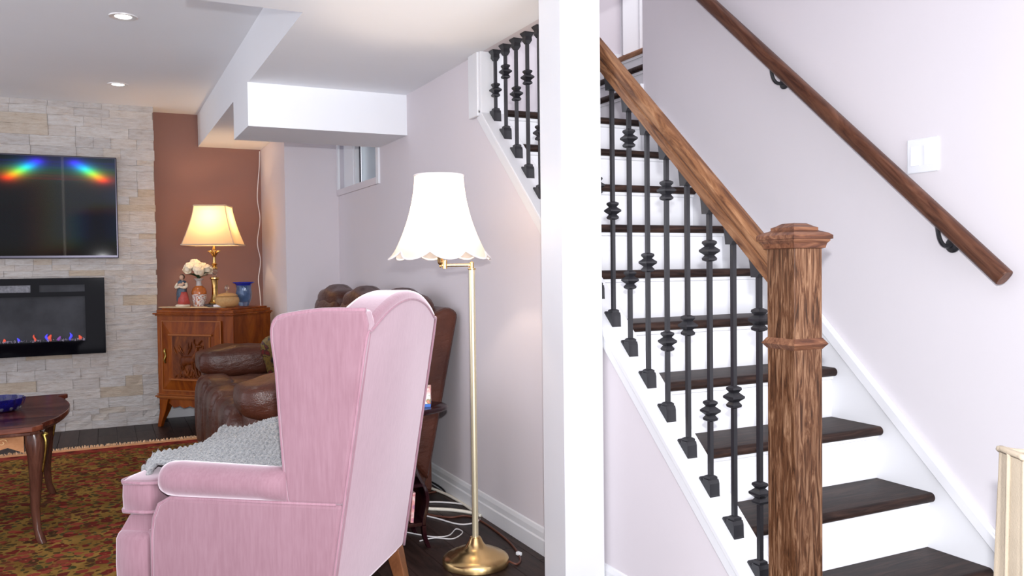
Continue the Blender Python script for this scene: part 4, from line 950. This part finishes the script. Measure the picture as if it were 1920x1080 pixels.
MB().tube(spline([U(ub(z_)-0.001, 0.004, z_) for z_ in (0.19, 0.4, 0.6, 0.8, 1.0)]+[U(ub(arch(t)-.02)-0.001, 0.004+WD*t*0.99, arch(t)-0.03) for t in (0.05, 0.2, 0.35, 0.5, 0.65, 0.8, 0.95)]+[U(ub(z_)-0.001, WD-0.004, z_) for z_ in (1.0, 0.8, 0.6, 0.4, 0.19)], 4), 0.0048, 6).build('piping', M['velvet_pipe'], bk_, smooth=True)
# inner back cushion facing the seat
MB().sup((0.055, -WD/2, 0.76), (0.07, WD/2-0.06, 0.27), 0.4, 0.3, nu=12, nv=24).build('inner_back', M['velvet'], ch, smooth=True)
for u_, w_, du in ((0.02, WD-0.055, -0.05), (0.02, 0.055, -0.05), (0.60, 0.06, 0.0), (0.60, WD-0.06, 0.0)):
    rings = [[U(u_+du*t+h*a, w_+h*b, 0.20*(1-t)+0.0125*t*(1 if u_ > .1 or w_ < .3 else 0)) for a, b in ((-1, -1), (1, -1), (1, 1), (-1, 1))] for t, h in ((0, 0.026), (1, 0.017))]
    MB().loft(rings).build('leg', M['chair_leg'], ch, bevel=0.003)

# grey cable-knit throw over the seat and the far arm
bt = thing('knit_blanket', 'chunky grey cable knit blanket draped over the pink chair seat', 'blanket', (0.56, 2.37, 0), R(142))
def draped(i, j):
    # i across (near side of the seat to over the far arm), j from the front edge to the back
    s_ = 0.085+0.78*i; u_ = 0.705-0.60*j
    wob_ = 0.018*math.sin(9*i+4*j)+0.012*math.sin(17*j+3*i)
    if s_ < 0.16: w_, z_ = s_, 0.578
    elif s_ < 0.62: t = (s_-0.16)/0.46; w_, z_ = 0.16+0.415*t, 0.578+0.026*t
    elif s_ < 0.74: t = (s_-0.62)/0.12; w_, z_ = 0.575+0.105*t, 0.604+0.010*math.sin(PI*t)
    else: t = (s_-0.74)/0.125; w_, z_ = 0.68+0.030*t, 0.604-0.10*t
    front = max(0, 0.10-j)/0.10; onarm = max(0, min(1, (s_-0.16)/0.46))
    if s_ < 0.56: z_ -= 0.055*front**1.6*(1-onarm); u_ -= 0.010*front
    z_ -= 0.034*onarm*max(0, min(1, (u_-0.49)/0.14))-0.0*(1-j)                      # the arm stops short of the seat front
    u_ += 0.03*math.sin(8*i)*(1-j)-0.055*max(0, (0.15-i)/0.15)*(1-j)
    z_ += 0.012+0.004*(1+math.sin(14*i+7*j))+wob_*0.2
    # cable ribs and V stitches
    rib = (s_+0.05*u_)/0.066; fr = rib-math.floor(rib)
    cable = max(0, math.sin(PI*fr))**1.5
    st_ = math.sin(u_*2*PI/0.019+(6 if fr < .5 else -6)*abs(fr-.5))
    z_ += 0.013*cable+0.0035*st_*(0.4+0.6*cable)
    return U(u_, w_, z_)
kb = MB().grid(210, 170, draped).build('knit_cloth', M['knit'], bt, smooth=True)
so = kb.modifiers.new('thick', 'SOLIDIFY'); so.thickness = 0.010; so.offset = -1
# loose yarn fuzz and the rolled hem
hem = MB()
hem.tube([draped(i/60, 0.0)+V(0.002, 0, -0.004) for i in range(61)], 0.0095, 7)
hem.tube([draped(0.0, j/40)+V(0, 0.002, -0.004) for j in range(41)], 0.0085, 7)
hem.build('rolled_hem', M['knit'], bt, smooth=True)
fz = MB(); rr = random.Random(9)
for k in range(2600):
    i, j = rr.random(), rr.random()
    if rr.random() < .3: i = 0.02*rr.random()
    elif rr.random() < .3: j = 0.02*rr.random()
    p = draped(i, j); d = V(rr.uniform(-1, 1), rr.uniform(-1, 1), rr.uniform(0.1, 1)).normalized()*rr.uniform(0.006, 0.016)
    s_ = V(rr.uniform(-1, 1), rr.uniform(-1, 1), 0)*0.0009
    fz.add([p-s_, p+s_, p+d], [(0, 1, 2)])
tag(fz.build('yarn_fuzz', M['knit'], bt), kind='stuff')

# ------------------------------------------------------------------ magazine side table behind the chair
stt = thing('magazine_table', 'glossy dark side table with shelves and an oval top behind the pink chair', 'side table', (1.062, 3.47, 0), R(-3))
tzs = 0.595
MB().lathe([(0.0, -0.022), (0.97, -0.022), (1.0, -0.016), (1.0, -0.006), (0.97, 0.0), (0.0, 0.0)], (0, 0, tzs), 40, sx=0.30, sy=0.17).build('tabletop', M['espresso'], stt, smooth=40)
crv = spline([V(0.125, 0, tzs-0.02), V(0.118, 0, 0.50), V(0.112, 0, 0.42), V(0.130, 0, 0.33), V(0.165, 0, 0.25), V(0.172, 0, 0.19), V(0.155, 0, 0.11), V(0.158, 0, 0.05), V(0.175, 0, 0.0)], 5)
wdt = lambda z: 0.10 if z > 0.5 else (0.055+0.05*((0.5-z)/0.25) if z > .25 else 0.11)
for sx in (1, -1):
    lft = []
    for p in crv:
        hw_ = wdt(p.z); lft.append([V(sx*(p.x-0.008), -hw_, p.z), V(sx*(p.x+0.008), -hw_, p.z), V(sx*(p.x+0.008), hw_, p.z), V(sx*(p.x-0.008), hw_, p.z)])
    k0 = len(lft)-9
    MB().loft(lft[:k0]).build('end_panel', M['espresso'], stt, smooth=30, bevel=0.002)
    for sy in (-1, 1):
        MB().loft([[V(q.x, sy*(0.10 if abs(q.y) else 0)+(0.014 if q.y > 0 else -0.014), q.z) for q in ring] for ring in lft[k0-1:]]).build('foot', M['espresso'], stt, smooth=30)
MB().box(-0.152, -0.105, 0.262, 0.152, 0.105, 0.276).build('shelf', M['espresso'], stt)
MB().box(-0.150, -0.105, 0.095, 0.150, 0.105, 0.109).build('shelf', M['espresso'], stt)
MB().box(-0.006, -0.10, 0.109, 0.006, 0.10, 0.262).build('divider', M['espresso'], stt)
def on_table(x, y, z):
    c_, s_ = math.cos(R(-3)), math.sin(R(-3)); return V(1.062+c_*x-s_*y, 3.47+s_*x+c_*y, z)
tb = thing('tissue_box', 'floral tissue box with a blue band on the side table', 'tissue box', on_table(0.17, 0.0, tzs+0.0005), R(-22))
MB().box(-0.07, -0.055, 0.012, 0.055, 0.055, 0.080).build('carton', M['tissue_print'], tb, bevel=0.002)
MB().box(-0.0703, -0.0553, 0, 0.0553, 0.0553, 0.012).build('band', M['carton_blue'], tb)
mb = MB().grid(8, 8, lambda i, j: V(-0.05+0.09*i, -0.02+0.04*j, 0.080+0.016*math.sin(PI*i)*math.sin(PI*j)+0.004*math.sin(20*i+9*j))); mb.build('tissue', M['tissue_print'], tb, smooth=True)
for k, (x, lab, tilt) in enumerate(((0.040, 'pink covered magazine leaning in the side table, nearest its divider', 8), (0.085, 'red covered magazine leaning in the middle of the side table', 8), (0.118, 'pink magazine leaning against the end panel of the side table', 8))):
    o = bx('magazine', [M['magazine'], M['paper']], (-0.006, -0.075, 0, 0.006, 0.075, 0.128), loc=on_table(x-0.012, -0.02, 0.111), rot=(0, R(5), R(-3)))
    tag(o, lab, 'magazine', 'magazines in the side table')
pk = bx('folded_paper', M['paper'], (-0.02, -0.03, 0, 0.02, 0.03, 0.03), bevel=0.006, loc=on_table(-0.035, -0.07, 0.1095), rot=(0, 0, R(-10)))
tag(pk, 'crumpled white paper on the lower shelf of the side table', 'paper')
m2 = bx('magazine', [M['magazine']], (-0.06, -0.07, 0, 0.06, 0.07, 0.03), loc=on_table(0.06, -0.02, 0.2765), rot=(0, 0, R(-30)))
tag(m2, 'pink magazine lying flat on the upper shelf of the side table', 'magazine', 'magazines in the side table')

# ------------------------------------------------------------------ floor lamp
FLX, FLY = 1.327, 3.072
fl = thing('floor_lamp', 'brass floor lamp with a lit white scalloped shade by the wall', 'lamp', (FLX, FLY, 0), R(-26.1))
MB().lathe([(0.0, 0.0), (0.130, 0.0), (0.134, 0.004), (0.134, 0.026), (0.130, 0.033), (0.112, 0.044), (0.088, 0.052), (0.082, 0.058), (0.060, 0.064), (0.042, 0.074), (0.030, 0.092), (0.023, 0.108), (0.020, 0.112), (0.0, 0.112)], (0, 0, 0), 48).build('base', M['brass'], fl, smooth=35)
MB().tube([(0, 0, 0.11), (0, 0, 1.186)], 0.0125, 20).build('pole', M['nickel'], fl, smooth=60)
aj = MB().lathe([(0.014, 1.186), (0.016, 1.188), (0.016, 1.192), (0.009, 1.194), (0.009, 1.215), (0.004, 1.219), (0, 1.22)], (0, 0, 0), 16)
aj.tube([(0, 0, 1.205), (-0.118, -0.010, 1.205)], 0.006, 12)
aj.tube([(-0.107, -0.010, 1.192), (-0.107, -0.010, 1.226)], 0.010, 12)
aj.tube([(-0.107, -0.010, 1.218), (-0.125, 0.0, 1.218)], 0.006, 10)
aj.build('swing_arm', M['brass'], fl, smooth=40)
MB().lathe([(0.0, 1.196), (0.006, 1.200), (0.004, 1.206), (0.009, 1.212), (0.012, 1.218), (0.012, 1.25), (0.018, 1.262), (0.018, 1.31), (0.014, 1.32)], (-0.125, 0, 0), 16).build('socket', M['brass'], fl, smooth=40)
SCX = -0.126
NP = 10
def bell(i, j):
    # j round, i from the scalloped hem up
    a = 2*PI*j; sc2 = abs(math.sin(a*4+0.5))
    zt = 1.562; t = i
    z0 = 1.252-0.034*(sc2**0.8-0.35)
    z_ = z0+(zt-z0)*t
    q = 1-(z_-1.235)/(zt-1.235)
    r_ = 0.097+0.012*q+0.086*q**2
    rib = 1-0.02*(1-sc2)*q
    flare = 0.006*max(0, q-0.9)*10*sc2
    return V(SCX+(r_*rib+flare)*math.cos(a), (r_*rib+flare)*math.sin(a), z_)
shd = MB().grid(22, 128, bell).build('shade', M['shade_white'], fl, smooth=True)
MB().tube([bell(0, k/128) for k in range(128)], 0.0042, 6, close=True).build('hem_trim', M['shade_trim_white'], shd, smooth=True)
MB().tube([bell(1, k/60) for k in range(60)], 0.004, 6, close=True).build('top_trim', M['shade_trim_white'], shd, smooth=True)
MB().sup((SCX, 0, 1.37), (0.028, 0.028, 0.045), 1, nu=8, nv=12).build('bulb', M['bulb'], fl, smooth=True)
c_, s_ = math.cos(R(-26.1)), math.sin(R(-26.1))
lamp('floor_lamp_light', 'POINT', (FLX+c_*SCX, FLY+s_*SCX, 1.43), 8, (1.0, 0.78, 0.58), 0.03)

# ------------------------------------------------------------------ cords on the floor
def cord(name, pts, r_, mt, lab, flat=1.0):
    o = MB().tube(spline([V(*p) for p in pts], 8), r_, 7, flat=flat).build(name, M[mt], smooth=True); return tag(o, lab, 'cord')
cord('lamp_cord', [(FLX+0.118, FLY-0.06, 0.012), (1.47, 2.985, 0.004), (1.515, 3.05, 0.004), (1.56, 3.25, 0.004), (1.575, 3.55, 0.004), (1.545, 3.68, 0.004), (1.46, 3.70, 0.004), (1.38, 3.83, 0.004), (1.40, 4.1, 0.004), (1.58, 4.16, 0.004)], 0.0045, 'brown_cord', 'brown floor lamp cord curving along the baseboard')
bx_ = bx('cord_clip', M['white_plastic'], (-0.008, -0.012, 0, 0.008, 0.012, 0.014), bevel=0.003, loc=(1.523, 3.075, 0.003), rot=(0, 0, 0.3)); tag(bx_, 'small white clip on the brown lamp cord', 'clip')
xcord = cord('extension_cord', [(1.545, 4.29, 0.02), (1.565, 4.22, 0.010), (1.598, 4.05, 0.007), (1.605, 3.85, 0.007), (1.60, 3.72, 0.007)], 0.0075, 'cream_plastic', 'cream extension cord with a plug block running to the baseboard')
pl = MB().box(-0.017, -0.035, 0, 0.017, 0.035, 0.026).build('plug_block', M['cream_plastic'], xcord, bevel=0.005, loc=(1.535, 4.325, 0.001), rot=(0, 0, R(12)))
cord('silver_cable', [(1.36, 4.02, 0.005), (1.50, 3.97, 0.005), (1.60, 3.87, 0.005), (1.603, 3.80, 0.005)], 0.0045, 'steel_cord', 'thin silver cable behind the lamp pole, farther of two')
cord('flat_cord', [(1.36, 3.98, 0.010), (1.375, 3.90, 0.010), (1.42, 3.87, 0.007), (1.52, 3.79, 0.007), (1.59, 3.69, 0.007), (1.60, 3.64, 0.007)], 0.0085, 'cream_plastic', 'thick cream cord with a kink behind the lamp pole')
cord('silver_cable', [(1.33, 3.85, 0.004), (1.40, 3.72, 0.004), (1.46, 3.58, 0.004), (1.53, 3.56, 0.004), (1.58, 3.60, 0.004)], 0.0038, 'steel_cord', 'thin silver cable sagging in front of the thick cream cord')
cord('wire_loop', [(1.20, 3.60, 0.003), (1.29, 3.47, 0.003), (1.36, 3.45, 0.003), (1.425, 3.52, 0.003), (1.432, 3.46, 0.003), (1.36, 3.40, 0.003), (1.29, 3.44, 0.006), (1.22, 3.44, 0.003)], 0.0028, 'steel_cord', 'thin grey wire looped on the dark floor by the side table')
cord('black_cable', [(1.575, 4.50, 0.02), (1.585, 4.42, 0.012), (1.60, 4.28, 0.02), (1.603, 4.15, 0.018), (1.60, 4.09, 0.006)], 0.005, 'black_cord', 'black cable curling against the baseboard behind the plug')

# ------------------------------------------------------------------ slip-covered chair at the lower right
cx_, cy_ = 1.60, 0.80
sc = thing('covered_chair', 'beige canvas slipcovered dining chair at the right edge of the view', 'chair', (cx_, cy_, 0), R(-27))
rr = random.Random(2)
def cover(i, j):
    a = 2*PI*j; hx = 0.235+0.018*(1-i); hy = 0.045+0.02*(1-i)
    f_ = lambda x, q: math.copysign(abs(x)**q, x)
    fold = (0.0035*math.sin(9*a+2*i)+0.0025*math.sin(17*a+5*i))*(1-i*0.6)
    return V((hx+fold)*f_(math.cos(a), 0.25), (hy+fold)*f_(math.sin(a), 0.25), 0.05+0.808*i+0.012*(math.cos(a)**2)*i)
bc_ = MB().grid(24, 96, cover)
bc_.f.append(tuple(24*97+k for k in range(96))); bc_.m.append(0)
bc_.build('back_cover', M['canvas'], sc, smooth=60)
MB().tube([cover(1, k/96)+V(0, 0, 0.0) for k in range(96)], 0.006, 6, close=True).tube([cover(i/12, 0.5)+V(-0.002, 0, 0) for i in range(13)], 0.004, 6).build('cover_seam', M['canvas'], sc, smooth=True)
MB().sup((0.0, -0.26, 0.45), (0.235, 0.23, 0.045), 0.3, nu=10, nv=24).build('seat_cover', M['canvas'], sc, smooth=True)
for x in (-0.2, 0.2):
    for y in (0.0, -0.44): MB().box(x-0.018, y-0.018, 0, x+0.018, y+0.018, 0.44).build('leg', M['chair_leg'], sc)
